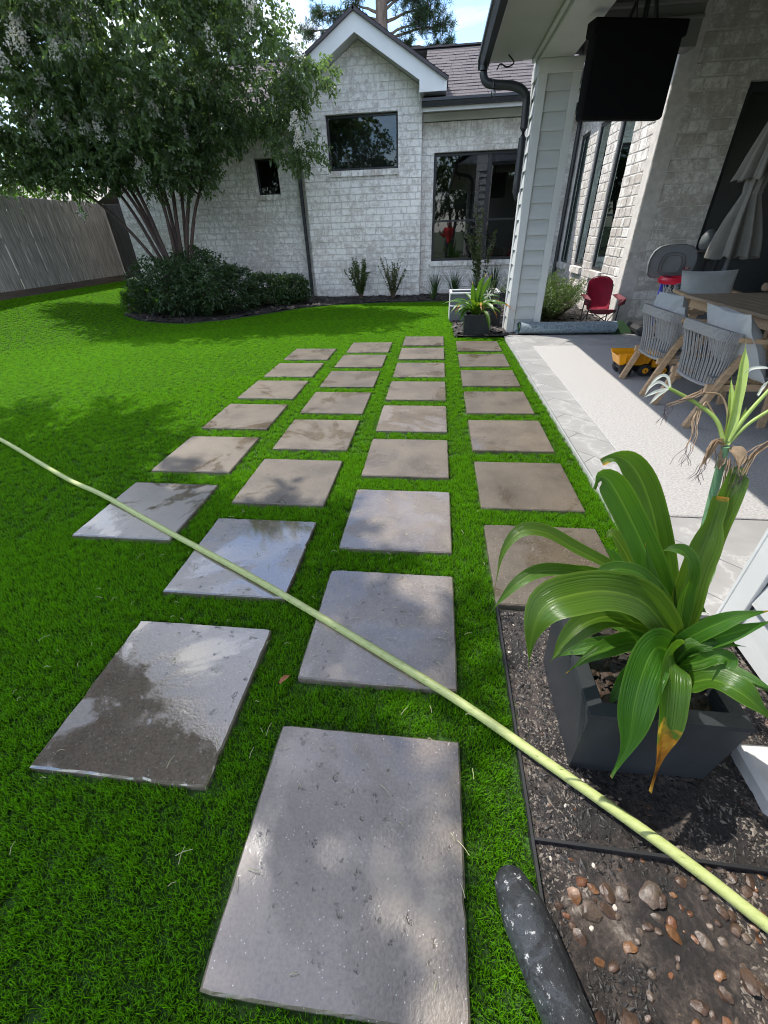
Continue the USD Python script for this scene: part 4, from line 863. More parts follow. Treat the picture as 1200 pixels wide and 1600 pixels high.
bb = stadium(0.58, 0.36, 1); inner = affinity.scale(bb, 0.55, 0.66, origin=(0, 0.10)); inner2 = affinity.scale(bb, 0.42, 0.54, origin=(0, 0.10))
tr_ = lambda m, z=0.76: turned(m, t=(-0.03, 0, z))
part(hp, 'backboard', tr_(upright(bb, 0.035, 0.0)), 'toy_grey', world=False)
part(hp, 'rim_line', tr_(upright(bb.difference(bb.buffer(-0.010)), 0.012, -0.010)), 'trough_grey', world=False)
part(hp, 'raised_panel', tr_(upright(inner.difference(inner.buffer(-0.011)), 0.010, -0.009)), 'trough_grey', world=False)
part(hp, 'raised_panel', tr_(upright(inner2.difference(inner2.buffer(-0.008)), 0.010, -0.009)), 'trough_grey', world=False)
lb = MB().box((0.145, -0.012, 0.835), (0.215, -0.002, 0.865), 0.002).mesh()
part(hp, 'badge', lb, 'toy_red', world=False)
part(hp, 'badge_panel', MB().box((0.149, -0.014, 0.839), (0.211, -0.0125, 0.861)).mesh(), 'toy_black', world=False)
part(hp, 'badge_stripe', MB().box((0.155, -0.016, 0.852), (0.205, -0.0145, 0.857)).box((0.155, -0.016, 0.843), (0.198, -0.0145, 0.848)).mesh(), 'net_white', world=False)
g = np.linspace(0, 2 * np.pi, 49); RC = np.array([0.03, -0.225, 0.735])
m = MB(); prof = [(0.20, 0.024), (0.24, 0.032), (0.262, 0.0), (0.245, -0.045), (0.205, -0.035)]
rings = [np.stack([RC[0] + np.cos(g[:-1]) * a, RC[1] + np.sin(g[:-1]) * a, np.full(48, RC[2] + b)], -1) for a, b in prof]
v = np.concatenate(rings); f = [[i * 48 + j, i * 48 + (j + 1) % 48, ((i + 1) % 5) * 48 + (j + 1) % 48, ((i + 1) % 5) * 48 + j] for i in range(5) for j in range(48)]
part(hp, 'rim', MB().add(v, f), 'toy_red', smooth=50, world=False)
part(hp, 'rim_bracket', MB().box((-0.04, -0.05, 0.69), (0.05, 0.0, 0.75), 0.01), 'toy_red', world=False)
m = MB()
for k in range(16):
    for sg in (1, -1):
        p = []
        for t in np.linspace(0, 1, 9):
            a = (k + sg * 2.2 * t) / 16 * 2 * np.pi; rr = 0.20 - 0.085 * t ** 0.7
            p.append((RC[0] + rr * math.cos(a), RC[1] + rr * math.sin(a), RC[2] - 0.01 - 0.30 * t))
        m.tube(p, 0.0035, 4, False)
part(hp, 'net', m, 'net_white', world=False)
part(hp, 'pole', MB().tube([(-0.03, 0.05, 0.1), (-0.03, 0.05, 0.86)], 0.042, 12), 'toy_blue', smooth=40, world=False)
part(hp, 'pole_collar', MB().tube([(-0.03, 0.02, 0.62), (-0.03, 0.02, 0.76)], 0.055, 12), 'toy_blue', smooth=40, world=False)
part(hp, 'base', MB().box((-0.30, -0.25, 0.0), (0.24, 0.33, 0.12), 0.04), 'toy_black', world=False)
# child's camp chair
cc = thing('camp_chair', 'small red folding camp chair between the plants and the brick pier', 'chair', (2.56, 7.62, 0.03))
def cpart(n, m, mt, **k): return part(cc, n, m, mt, world=False, **k)
def sheet(P, n=10, m_=8, sag=None):
    """Cloth between four corners (a b c d round), sagging."""
    a, b, c, d = (np.array(q, float) for q in P); u = np.linspace(0, 1, n); v = np.linspace(0, 1, m_); U_, V_ = np.meshgrid(u, v)
    X = (a * ((1 - U_) * (1 - V_))[..., None] + b * (U_ * (1 - V_))[..., None] + c * (U_ * V_)[..., None] + d * ((1 - U_) * V_)[..., None])
    if sag is not None: X = X + np.array(sag) * (4 * U_ * (1 - U_) * np.sqrt(np.clip(4 * V_ * (1 - V_), 0, 1)))[..., None]
    i, j = np.meshgrid(np.arange(m_ - 1), np.arange(n - 1), indexing='ij'); q = np.stack([i * n + j, i * n + j + 1, (i + 1) * n + j + 1, (i + 1) * n + j], -1).reshape(-1, 4)
    v1 = X.reshape(-1, 3); nn = len(v1)
    off = np.cross(b - a, d - a); off = off / np.linalg.norm(off) * 0.005
    return MB().add(v1, q).add(v1 - off, q[:, ::-1]).mesh()
bk = sheet([(-0.165, 0.00, 0.26), (0.165, 0.00, 0.26), (0.185, 0.14, 0.60), (-0.185, 0.14, 0.60)], 12, 10, (0, 0.05, 0)); 
k = bk.vertices; top_m = k[:, 2] > 0.25
k[:, 2] += 0.10 * np.clip((k[:, 2] - 0.45) / 0.15, 0, 1) ** 1.5 * np.sqrt(np.clip(1 - (k[:, 0] / 0.20) ** 2, 0, 1))
cpart('backrest', bk, 'camp_fabric', smooth=True)
ys = bk.vertices
cpart('back_piping', MB().tube(curve([(-0.165, 0.0, 0.26), (-0.178, 0.06, 0.42), (-0.185, 0.14, 0.60), (-0.12, 0.16, 0.685), (0, 0.17, 0.705), (0.12, 0.16, 0.685), (0.185, 0.14, 0.60), (0.178, 0.06, 0.42), (0.165, 0.0, 0.26)], 40), 0.007, 6), 'camp_dark', smooth=50)
cpart('seat', sheet([(-0.19, -0.24, 0.285), (0.19, -0.24, 0.285), (0.165, 0.02, 0.255), (-0.165, 0.02, 0.255)], 12, 10, (0, 0, -0.05)), 'camp_fabric', smooth=True)
cpart('seat_front', sheet([(-0.19, -0.242, 0.245), (0.19, -0.242, 0.245), (0.19, -0.244, 0.285), (-0.19, -0.244, 0.285)], 8, 5, (0, -0.02, -0.04)), 'camp_dark', smooth=True)
for s in (-1, 1):
    cpart('armrest', sheet([(s * 0.20, -0.25, 0.415), (s * 0.30, -0.25, 0.44), (s * 0.29, 0.06, 0.47), (s * 0.19, 0.06, 0.46)], 6, 8, (0, 0, -0.03)), 'camp_dark', smooth=True)
    cpart('arm_pocket', sheet([(s * 0.205, -0.255, 0.33), (s * 0.295, -0.255, 0.36), (s * 0.30, -0.252, 0.44), (s * 0.20, -0.252, 0.415)], 6, 6, (0, -0.03, 0)), 'camp_dark', smooth=True)
    cpart('front_leg', MB().tube([(s * 0.215, -0.26, 0.0), (s * 0.225, -0.25, 0.43)], 0.009, 8), 'steel_black', smooth=50)
    cpart('rear_leg', MB().tube([(s * 0.20, 0.10, 0.0), (s * 0.185, 0.11, 0.60)], 0.009, 8), 'steel_black', smooth=50)
    cpart('cross_bar', MB().tube([(s * 0.21, -0.26, 0.03), (-s * 0.19, -0.245, 0.28)], 0.007, 6), 'steel_black', smooth=50)
    cpart('cross_bar', MB().tube([(s * 0.20, 0.10, 0.03), (s * 0.20, -0.24, 0.27)], 0.007, 6), 'steel_black', smooth=50)
    cpart('foot', MB().box((s * 0.215 - 0.016, -0.278, 0.0), (s * 0.215 + 0.016, -0.244, 0.022), 0.004), 'steel_black')
# toy dump truck, bed to the left
tk = thing('toy_truck', 'yellow toy dump truck on the rug behind the chair legs', 'toy truck', (2.24, 4.92, 0.034))
def tp(n, m, mt, **k): return part(tk, n, m, mt, world=False, **k)
hull = lambda pts: trimesh.convex.convex_hull(np.array(pts, float))
outer = hull([(-0.30, -0.125, 0.23), (0.06, -0.125, 0.235), (0.06, 0.125, 0.235), (-0.30, 0.125, 0.23), (-0.26, -0.10, 0.115), (0.02, -0.10, 0.115), (0.02, 0.10, 0.115), (-0.26, 0.10, 0.115)])
def to_m(m): return m3.Manifold(m3.Mesh(vert_properties=np.array(m.vertices, np.float32), tri_verts=np.array(m.faces, np.uint32)))
inn = hull([(-0.32, -0.115, 0.26), (0.05, -0.115, 0.26), (0.05, 0.115, 0.26), (-0.32, 0.115, 0.26), (-0.25, -0.088, 0.13), (0.01, -0.088, 0.13), (0.01, 0.088, 0.13), (-0.25, 0.088, 0.13)])
tp('dump_bed', to_m(outer) - to_m(inn), 'toy_yellow', smooth=20)
m = MB()
for q in range(4): m.box((-0.225 + q * 0.065, -0.1275, 0.145), (-0.215 + q * 0.065, -0.112, 0.225), 0.002)
tp('bed_rib', m, 'toy_yellow')
tp('bed_lip', MB().box((-0.305, -0.133, 0.228), (0.065, -0.121, 0.240), 0.003).box((-0.305, 0.121, 0.228), (0.065, 0.133, 0.240), 0.003), 'toy_yellow')
tp('canopy', MB().add([(0.05, -0.12, 0.235), (0.15, -0.10, 0.255), (0.15, 0.10, 0.255), (0.05, 0.12, 0.235), (0.05, -0.12, 0.225), (0.15, -0.10, 0.245), (0.15, 0.10, 0.245), (0.05, 0.12, 0.225)], [[0, 1, 2, 3], [4, 7, 6, 5], [0, 4, 5, 1], [1, 5, 6, 2], [2, 6, 7, 3]]), 'toy_yellow')
tp('cab', hull([(0.07, -0.09, 0.09), (0.25, -0.09, 0.09), (0.25, 0.09, 0.09), (0.07, 0.09, 0.09), (0.07, -0.085, 0.22), (0.16, -0.085, 0.22), (0.16, 0.085, 0.22), (0.07, 0.085, 0.22), (0.25, -0.085, 0.15), (0.25, 0.085, 0.15)]), 'toy_yellow')
tp('cab_window', MB().box((0.085, -0.092, 0.155), (0.15, 0.092, 0.205), 0.004), 'toy_black')
tp('chassis', MB().box((-0.24, -0.06, 0.06), (0.25, 0.06, 0.112), 0.01), 'toy_black')
for wx in (-0.185, 0.005, 0.19):
    for sy in (-1, 1):
        w = part(tk, 'wheel', turned(trimesh.creation.revolve([(0, -0.03), (0.045, -0.03), (0.062, -0.022), (0.066, -0.01), (0.066, 0.01), (0.062, 0.022), (0.045, 0.03), (0, 0.03)], sections=24), rx=math.pi / 2, t=(wx, sy * 0.10, 0.066)), 'toy_black', smooth=35, world=False)
        part(w, 'hub', turned(trimesh.creation.revolve([(0, 0.0), (0.030, 0.0), (0.028, 0.008), (0.014, 0.004), (0.012, 0.012), (0, 0.012)], sections=18), rx=math.pi / 2 * sy * (1 if sy < 0 else 1) * (-1 if sy < 0 else 1) if False else (math.pi / 2 if sy < 0 else -math.pi / 2), t=(wx, sy * 0.1305, 0.066)), 'toy_yellow', smooth=30, world=False)
        part(w, 'hub_cap', turned(trimesh.creation.cylinder(0.008, 0.006, sections=12), rx=math.pi / 2, t=(wx, sy * 0.144, 0.066)), 'toy_black', world=False)
# rolled-up turf with its grey backing outwards
rl = thing('turf_roll', 'rolled-up strip of artificial turf, grey backing outwards, along the far patio edge', 'turf roll', (2.0, 7.16, 0.02))
n = 40; L = np.linspace(1.285, 2.70, 24); ring = []
for xx in L:
    g = np.linspace(0, 2 * np.pi, n, endpoint=False); wob = 1 + 0.03 * np.sin(5 * xx + g)
    ring.append(np.stack([np.full(n, xx) + 0.02 * np.sin(g) - 0.02 * np.cos(g), 7.16 + 0.115 * wob * np.cos(g), 0.103 + 0.085 * wob * np.sin(g)], -1))
v = np.concatenate(ring); i, j = np.meshgrid(np.arange(len(L) - 1), np.arange(n), indexing='ij')
part(rl, 'backing', MB().add(v, np.stack([i * n + j, (i + 1) * n + j, (i + 1) * n + (j + 1) % n, i * n + (j + 1) % n], -1).reshape(-1, 4)), 'turf_roll', smooth=60)
m = MB()
for xx in (1.293, 2.69):
    p = [(xx, 7.16 + (0.106 - 0.006 * t) * math.cos(t * 1.0), 0.103 + (0.078 - 0.0045 * t) * math.sin(t * 1.0)) for t in np.linspace(0, 15, 60)]
    m.tube(p, 0.006, 4)
part(rl, 'coiled_edge', m, 'turf_roll_green', smooth=60)
part(rl, 'loose_flap', hull([(2.69, 7.10, 0.025), (2.70, 7.22, 0.18), (2.86, 7.26, 0.18), (2.98, 7.14, 0.03), (2.72, 7.05, 0.021), (2.95, 7.22, 0.09)]), 'turf_roll_green')
sh = thing('work_shoe', 'dark rounded work shoe on the patio beside the green end of the turf roll', 'shoe', (3.05, 7.0, 0.02))
part(sh, 'upper', trimesh.Trimesh(trimesh.creation.icosphere(3).vertices * (0.05, 0.12, 0.06) + (3.07, 7.02, 0.075), trimesh.creation.icosphere(3).faces, process=False), 'boot_rubber', smooth=True)
part(sh, 'sole', MB().box((3.02, 6.90, 0.021), (3.12, 7.14, 0.045), 0.01), 'toy_black')
part(sh, 'collar', MB().tube([(3.07, 7.09, 0.09), (3.07, 7.10, 0.15)], [0.045, 0.04], 12), 'boot_rubber', smooth=50)
# string light bulb at the gutter corner
sl = thing('string_light', 'clear bulb on a black cord looped under the porch gutter corner', 'string light', (0.62, 7.3, 3.1))
part(sl, 'cord', MB().tube(curve([(0.75, 7.35, 3.135), (0.82, 7.33, 3.06), (0.74, 7.30, 3.02), (0.66, 7.30, 3.05), (0.62, 7.30, 3.0)], 24), 0.008, 6), 'steel_black', smooth=60)
part(sl, 'socket', MB().tube([(0.60, 7.28, 2.90), (0.60, 7.28, 2.84)], 0.016, 10), 'steel_black', smooth=50)
part(sl, 'bulb', trimesh.Trimesh(trimesh.creation.icosphere(2).vertices * (0.028, 0.028, 0.04) + (0.60, 7.28, 2.80), trimesh.creation.icosphere(2).faces, process=False), 'window_glass', smooth=True)

# ------------------------------------------------------------------ hose, boot and its wearer
hose = thing('hose', 'pale green hose lying diagonally across lawn, pavers and soil bed', 'hose', (-0.8, 1.4, 0))
hp_ = np.array([(-5.2, 3.70), (-4.4, 3.28), (-3.692, 2.922), (-2.989, 2.539), (-2.512, 2.28), (-2.214, 2.142), (-1.966, 2.016), (-1.438, 1.735), (-0.823, 1.41), (-0.455, 1.208), (-0.153, 1.035), (0.126, 0.867), (0.389, 0.688), (0.615, 0.533), (0.736, 0.445), (0.836, 0.363), (1.1, 0.15), (1.5, -0.15)])
c = curve(np.column_stack([hp_, np.full(len(hp_), 0.0165)]), 220); c[:, 2] += 0.003 * np.sin(c[:, 0] * 5)
part(hose, 'sleeve', MB().tube(c, 0.0155, 14), 'hose_skin', smooth=60)

def body_mesh(bones, h=0.012, iters=12):
    """One continuous skin over bones ((p, r), (q, r)): hulls of spheres joined, refined and smoothed."""
    parts = []
    for (p, a), (q, b) in bones:
        s = lambda c, r_: m3.Manifold.sphere(r_, 20).translate(tuple(map(float, c)))
        parts.append(m3.Manifold.batch_hull([s(p, a), s(q, b)]))
    M = m3.Manifold.batch_boolean(parts, m3.OpType.Add).refine_to_length(h * 2)
    q = M.to_mesh(); t = trimesh.Trimesh(q.vert_properties[:, :3], q.tri_verts, process=True)
    trimesh.smoothing.filter_taubin(t, 0.5, 0.53, iters); return t
per = thing('person', 'person in a red top and dark wet rubber boots standing on the turf edge', 'person', (0.45, -0.1, 0))
hip, sho = np.array([0.50, -0.22, 0.93]), np.array([0.47, -0.20, 1.43])
Rr = np.array([0.99, 0.14, 0.0])
lh, rh = hip - Rr * 0.095, hip + Rr * 0.095; lk, rk = np.array([0.385, -0.06, 0.50]), np.array([0.62, -0.14, 0.50]); la, ra = np.array([0.355, 0.085, 0.09]), np.array([0.64, -0.20, 0.09])
ls, rs = sho - Rr * 0.175, sho + Rr * 0.175; le, re = ls + (-0.05, 0.02, -0.29), rs + (0.0, 0.02, -0.29); lw, rw = np.array([0.02, -0.19, 1.28]), np.array([0.20, -0.19, 1.28])
neck, head = sho + (0, 0.01, 0.06), sho + (-0.01, 0.05, 0.20)
bones = [((hip, 0.135), (hip + (0, 0, 0.2), 0.12)), ((hip + (0, 0, 0.2), 0.125), (sho - (0, 0, 0.10), 0.14)), ((ls, 0.062), (rs, 0.062)), ((ls, 0.06), (hip + (-0.07, 0, 0.2), 0.09)), ((rs, 0.06), (hip + (0.07, 0, 0.2), 0.09)), ((sho - (0, 0, 0.08), 0.10), (neck, 0.058)), ((neck, 0.055), (head - (0, 0, 0.06), 0.06)), ((head - (0, -0.02, 0.055), 0.066), (head + (0, 0, 0.035), 0.088)), ((head + (0, 0.085, -0.02), 0.012), (head + (0, 0.075, 0.01), 0.010)),
         ((ls, 0.055), (le, 0.045)), ((le, 0.044), (lw, 0.030)), ((rs, 0.055), (re, 0.045)), ((re, 0.044), (rw, 0.030)), ((lh, 0.095), (lk, 0.062)), ((lk, 0.060), (la, 0.042)), ((rh, 0.095), (rk, 0.062)), ((rk, 0.060), (ra, 0.042))]
for wv, sgn in ((lw, 1), (rw, -1)):
    palm = wv + np.array([0, 0.055, 0.055]); bones.append(((wv, 0.028), (palm, 0.030)))
    for q in range(4):
        b0 = palm + Rr * (q - 1.5) * 0.019; ln = (0.036, 0.042, 0.040, 0.030)[q]
        b1 = b0 + np.array([0.0, 0.012, ln]); bones += [((b0, 0.0105), (b1, 0.0095)), ((b1, 0.0095), (b1 + np.array([0, 0.024, 0.022]), 0.008))]
    t0 = wv + Rr * sgn * 0.028 + np.array([0, 0.02, 0.02]); bones += [((t0, 0.012), (t0 + Rr * sgn * 0.022 + np.array([0, 0.02, 0.03]), 0.0105)), ((t0 + Rr * sgn * 0.022 + np.array([0, 0.02, 0.03]), 0.010), (t0 + Rr * sgn * 0.020 + np.array([0, 0.035, 0.055]), 0.008))]
part(per, 'body', body_mesh(bones), 'skin', smooth=True)
part(per, 'red_top', body_mesh([((hip + (0, 0, -0.02), 0.150), (hip + (0, 0, 0.2), 0.140)), ((hip + (0, 0, 0.2), 0.142), (sho - (0, 0, 0.09), 0.155)), ((ls, 0.078), (rs, 0.078)), ((ls, 0.074), (hip + (-0.07, 0, 0.2), 0.105)), ((rs, 0.074), (hip + (0.07, 0, 0.2), 0.105)), ((ls, 0.072), (le, 0.062)), ((rs, 0.072), (re, 0.062)), ((le, 0.058), (le * 0.35 + lw * 0.65, 0.046)), ((re, 0.058), (re * 0.35 + rw * 0.65, 0.046))], 0.02, 8), 'red_cloth', smooth=True)
part(per, 'trousers', body_mesh([((lh, 0.112), (lk, 0.078)), ((rh, 0.112), (rk, 0.078)), ((lh, 0.115), (rh, 0.115)), ((lk, 0.077), (lk * 0.4 + la * 0.6, 0.066)), ((rk, 0.077), (rk * 0.4 + ra * 0.6, 0.066))], 0.02, 8), 'dark_cloth', smooth=True)
part(per, 'hair', body_mesh([((head + (0, -0.02, 0.045), 0.093), (head + (0, -0.035, -0.01), 0.085))], 0.02, 6), 'hair_dark', smooth=True)
for sx in (-1, 1):
    part(per, 'eye', trimesh.Trimesh(trimesh.creation.icosphere(1).vertices * 0.012 + head + Rr * sx * 0.032 + np.array([0, 0.082, 0.0]), trimesh.creation.icosphere(1).faces, process=False), 'petal_white', smooth=True)
    part(per, 'ear', trimesh.Trimesh(trimesh.creation.icosphere(1).vertices * (0.012, 0.022, 0.03) + head + Rr * sx * 0.088 - np.array([0, 0.005, 0.02]), trimesh.creation.icosphere(1).faces, process=False), 'skin', smooth=True)
part(per, 'mouth', MB().tube([head + (-0.022, 0.078, -0.06), head + (0, 0.086, -0.062), head + (0.022, 0.078, -0.06)], 0.006, 6), 'toy_red')
def boot(ankle, heel, toe, z0):
    """Rubber boot: rounded toe, instep, heel, and a shaft up the shin."""
    heel, toe, ankle = (np.array(q, float) for q in (heel, toe, ankle)); d = (toe - heel) / np.linalg.norm(toe - heel)
    B = lambda t, h, r_: (heel + (toe - heel) * t + np.array([0, 0, h]), r_)
    return body_mesh([(B(0.10, 0.05, 0.046), B(0.5, 0.05, 0.052)), (B(0.5, 0.05, 0.054), B(0.78, 0.048, 0.056)), (B(0.78, 0.046, 0.055), B(0.90, 0.042, 0.044)), (B(0.30, 0.075, 0.048), B(0.65, 0.052, 0.046)), (B(0.18, 0.075, 0.047), (ankle + (0, 0, 0.06), 0.055)), ((ankle + (0, 0, 0.06), 0.055), (ankle + (0, -0.025, 0.24), 0.065))], 0.008, 10)
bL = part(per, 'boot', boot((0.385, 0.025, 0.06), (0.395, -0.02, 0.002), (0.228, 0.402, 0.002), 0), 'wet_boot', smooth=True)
bR = part(per, 'boot', boot((0.64, -0.20, 0.06), (0.645, -0.25, 0.0), (0.62, 0.02, 0.0), 0), 'boot_rubber', smooth=True)

# ------------------------------------------------------------------ planters and strap-leaved lilies
from shapely import contains_xy
def leaf_uv_mat(name, brown):
    nodes = {
        'tc': ('texture_coordinate', {}), 'sx': ('separate_xyz', {}), 'c': ('math', {'math_type': 'subtract', 'value2': 0.5}), 'ab': ('math', {'math_type': 'absolute'}),
        'r': ('rgb_ramp', {'ramp': [(0.0, (0.085, 0.19, 0.022)), (0.02, (0.07, 0.165, 0.018)), (0.05, (0.046, 0.13, 0.012)), (0.30, (0.040, 0.115, 0.011)), (0.45, (0.045, 0.125, 0.012)), (0.5, (0.08, 0.16, 0.025))]}),
        'm': ('mapping', {'scale': (24.0, 1.3, 1.0)}), 'n': ('noise_texture', {'scale': 1.0, 'detail': 3.0}), 'nr': ('map_range', {'from_min': 0.3, 'from_max': 0.7, 'to_min': 0.78, 'to_max': 1.22}), 'h': ('hsv', {}),
        'oi': ('object_info', {}), 'ov': ('map_range', {'to_min': 0.472, 'to_max': 0.508}),
        'g': ('geometry', {}), 'n2': ('noise_texture', {'scale': 14.0, 'detail': 5.0}),
        'ad': ('math', {'math_type': 'multiply_add', 'value2': 0.5}), 'br': ('map_range', {'from_min': brown, 'from_max': brown + 0.05, 'clamp': True}),
        'bc': ('rgb_ramp', {'ramp': [(0.35, (0.10, 0.035, 0.012)), (0.5, (0.42, 0.16, 0.02)), (0.62, (0.55, 0.33, 0.05))]}), 'mix': ('mix_color', {}),
        'b': ('bump', {'strength': 0.8, 'distance': 0.004}), 'p': ('principled_bsdf', {'roughness': 0.29, 'specular_ior_level': 0.5}), 't': ('translucent_bsdf', {}),
        'tm': ('mix_color', {'blend_type': 'multiply', 'fac': 1.0, 'b': (2.5, 2.4, 1.0)}), 'mx': ('mix_closure', {'fac': 0.36})}
    links = [('tc.UV', 'sx.vector'), ('sx.x', 'c.value1'), ('c.value', 'ab.value1'), ('ab.value', 'r.fac'), ('tc.UV', 'm.vector'), ('m.vector', 'n.vector'), ('n.fac', 'nr.value'), ('nr.result', 'h.value'), ('oi.random', 'ov.value'), ('ov.result', 'h.hue'), ('r.color', 'h.color'),
             ('g.position', 'n2.vector'), ('n2.fac', 'ad.value1'), ('sx.y', 'ad.value3'), ('ad.value', 'br.value'), ('n2.fac', 'bc.fac'), ('h.color', 'mix.a'), ('bc.color', 'mix.b'), ('br.result', 'mix.fac'),
             ('n.fac', 'b.height'), ('b.normal', 'p.normal'), ('mix.result', 'p.base_color'), ('mix.result', 'tm.a'), ('tm.result', 't.color'), ('p.BSDF', 'mx.closure1'), ('t.BSDF', 'mx.closure2')]
    mat(name, nodes, links, surface='mx.closure')
leaf_uv_mat('lily_leaf', 1.22); leaf_uv_mat('lily_leaf_spoiled', 0.96)
def strap(pts, w, hint=(0, -0.5, 1.0), fold=0.22, blunt=0.0, n=26, rng=None, base=0.55):
    """Ribbon leaf with a keel along the middle; returns mesh and uv (across, along)."""
    c = curve(pts, n); t = np.gradient(c, axis=0); t /= np.linalg.norm(t, axis=1, keepdims=True)
    hint = np.array(hint, float); s = np.cross(t, hint); bad = np.linalg.norm(s, axis=1) < 0.15; s[bad] = np.array([1.0, 0, 0])
    for k in range(1, n):
        if np.dot(s[k], s[k - 1]) < 0: s[k] = -s[k]
    for _ in range(3): s[1:-1] = (s[:-2] + s[1:-1] + s[2:]) / 3
    s /= np.linalg.norm(s, axis=1, keepdims=True); nn = np.cross(s, t)
    q = np.linspace(0, 1, n); prof = (base + (1 - base) * smoothstep(q / 0.32)) * np.maximum(1 - smoothstep((q - 0.55) / 0.45) ** 1.4, blunt)
    prof[-1] = max(0.02, blunt * 0.9)
    a = np.linspace(-0.5, 0.5, 7); V = []; UV = []
    for k in range(n):
        wav = 0.07 * math.sin(11 * q[k] + pts[-1][0] * 40) + 0.05 * math.sin(23 * q[k] + pts[-1][1] * 90)
        for x in a:
            V.append(c[k] + s[k] * x * w * prof[k] + nn[k] * (fold * w * prof[k] * (2 * abs(x)) ** 1.3 + wav * w * (1 if x > 0 else -1) * abs(x))); UV.append((x + 0.5, q[k]))
    f = [[k * 7 + j, k * 7 + j + 1, (k + 1) * 7 + j + 1, (k + 1) * 7 + j] for k in range(n - 1) for j in range(6)]
    return MB().add(V, f).mesh(), np.array(UV)
planter = thing('planter', 'square slate-grey planter box on the soil in the right foreground', 'planter', (0.667, 0.885, 0.0))
S_ = 0.207; box_ = lambda a, z0, z1: m3.Manifold.cube((2 * a, 2 * a, z1 - z0)).translate((-a, -a, z0))
part(planter, 'shell', m3.Manifold.hull_points(np.array([(x * s, y * s, z) for z, s in ((-0.03, S_ - 0.012), (0.296, S_ - 0.001)) for x in (-1, 1) for y in (-1, 1)])) - box_(S_ - 0.045, 0.02, 0.4), 'planter_resin', world=False)
rim = MB()
for k in range(4):
    a0, a1 = S_ + 0.002, S_ - 0.044
    c_, s_ = math.cos(k * math.pi / 2), math.sin(k * math.pi / 2); R_ = np.array([[c_, s_, 0], [-s_, c_, 0], [0, 0, 1]])
    P = np.array([(-a0, -a0, 0.288), (a0, -a0, 0.288), (a1, -a1, 0.288), (-a1, -a1, 0.288), (-a0 + 0.003, -a0 + 0.003, 0.302), (a0 - 0.003, -a0 + 0.003, 0.302), (a1 + 0.002, -a1 - 0.002, 0.302), (-a1 - 0.002, -a1 - 0.002, 0.302)])
    m = MB().add(P @ R_, [[0, 3, 2, 1], [4, 5, 6, 7], [0, 1, 5, 4], [1, 2, 6, 5], [2, 3, 7, 6], [3, 0, 4, 7]])
    part(planter, 'rim', m, 'planter_resin', world=False)
part(planter, 'potting_soil', grid_sheet(np.linspace(-0.163, 0.163, 26), np.linspace(-0.163, 0.163, 26), lambda x, y: 0.235 + 0.035 * fbm(np.stack([x * 22, y * 22, 0 * x], -1), 3, 3)), 'soil', world=False)
part(planter, 'bark_chip', scatter_chips(np.random.default_rng(4), sbox(-0.16, -0.16, 0.16, 0.16), 260, 0.007, lambda x, y: 0.255 + 0 * x), 'chip_brown', world=False, kind='stuff')
copy_of(planter, 'square black planter box under the lily beside the far porch post', (0.645, 7.31, 0.0))
copy_of(planter, 'black planter half hidden between the white-rimmed trough and the porch downspout', (0.885, 8.05, 0.0))
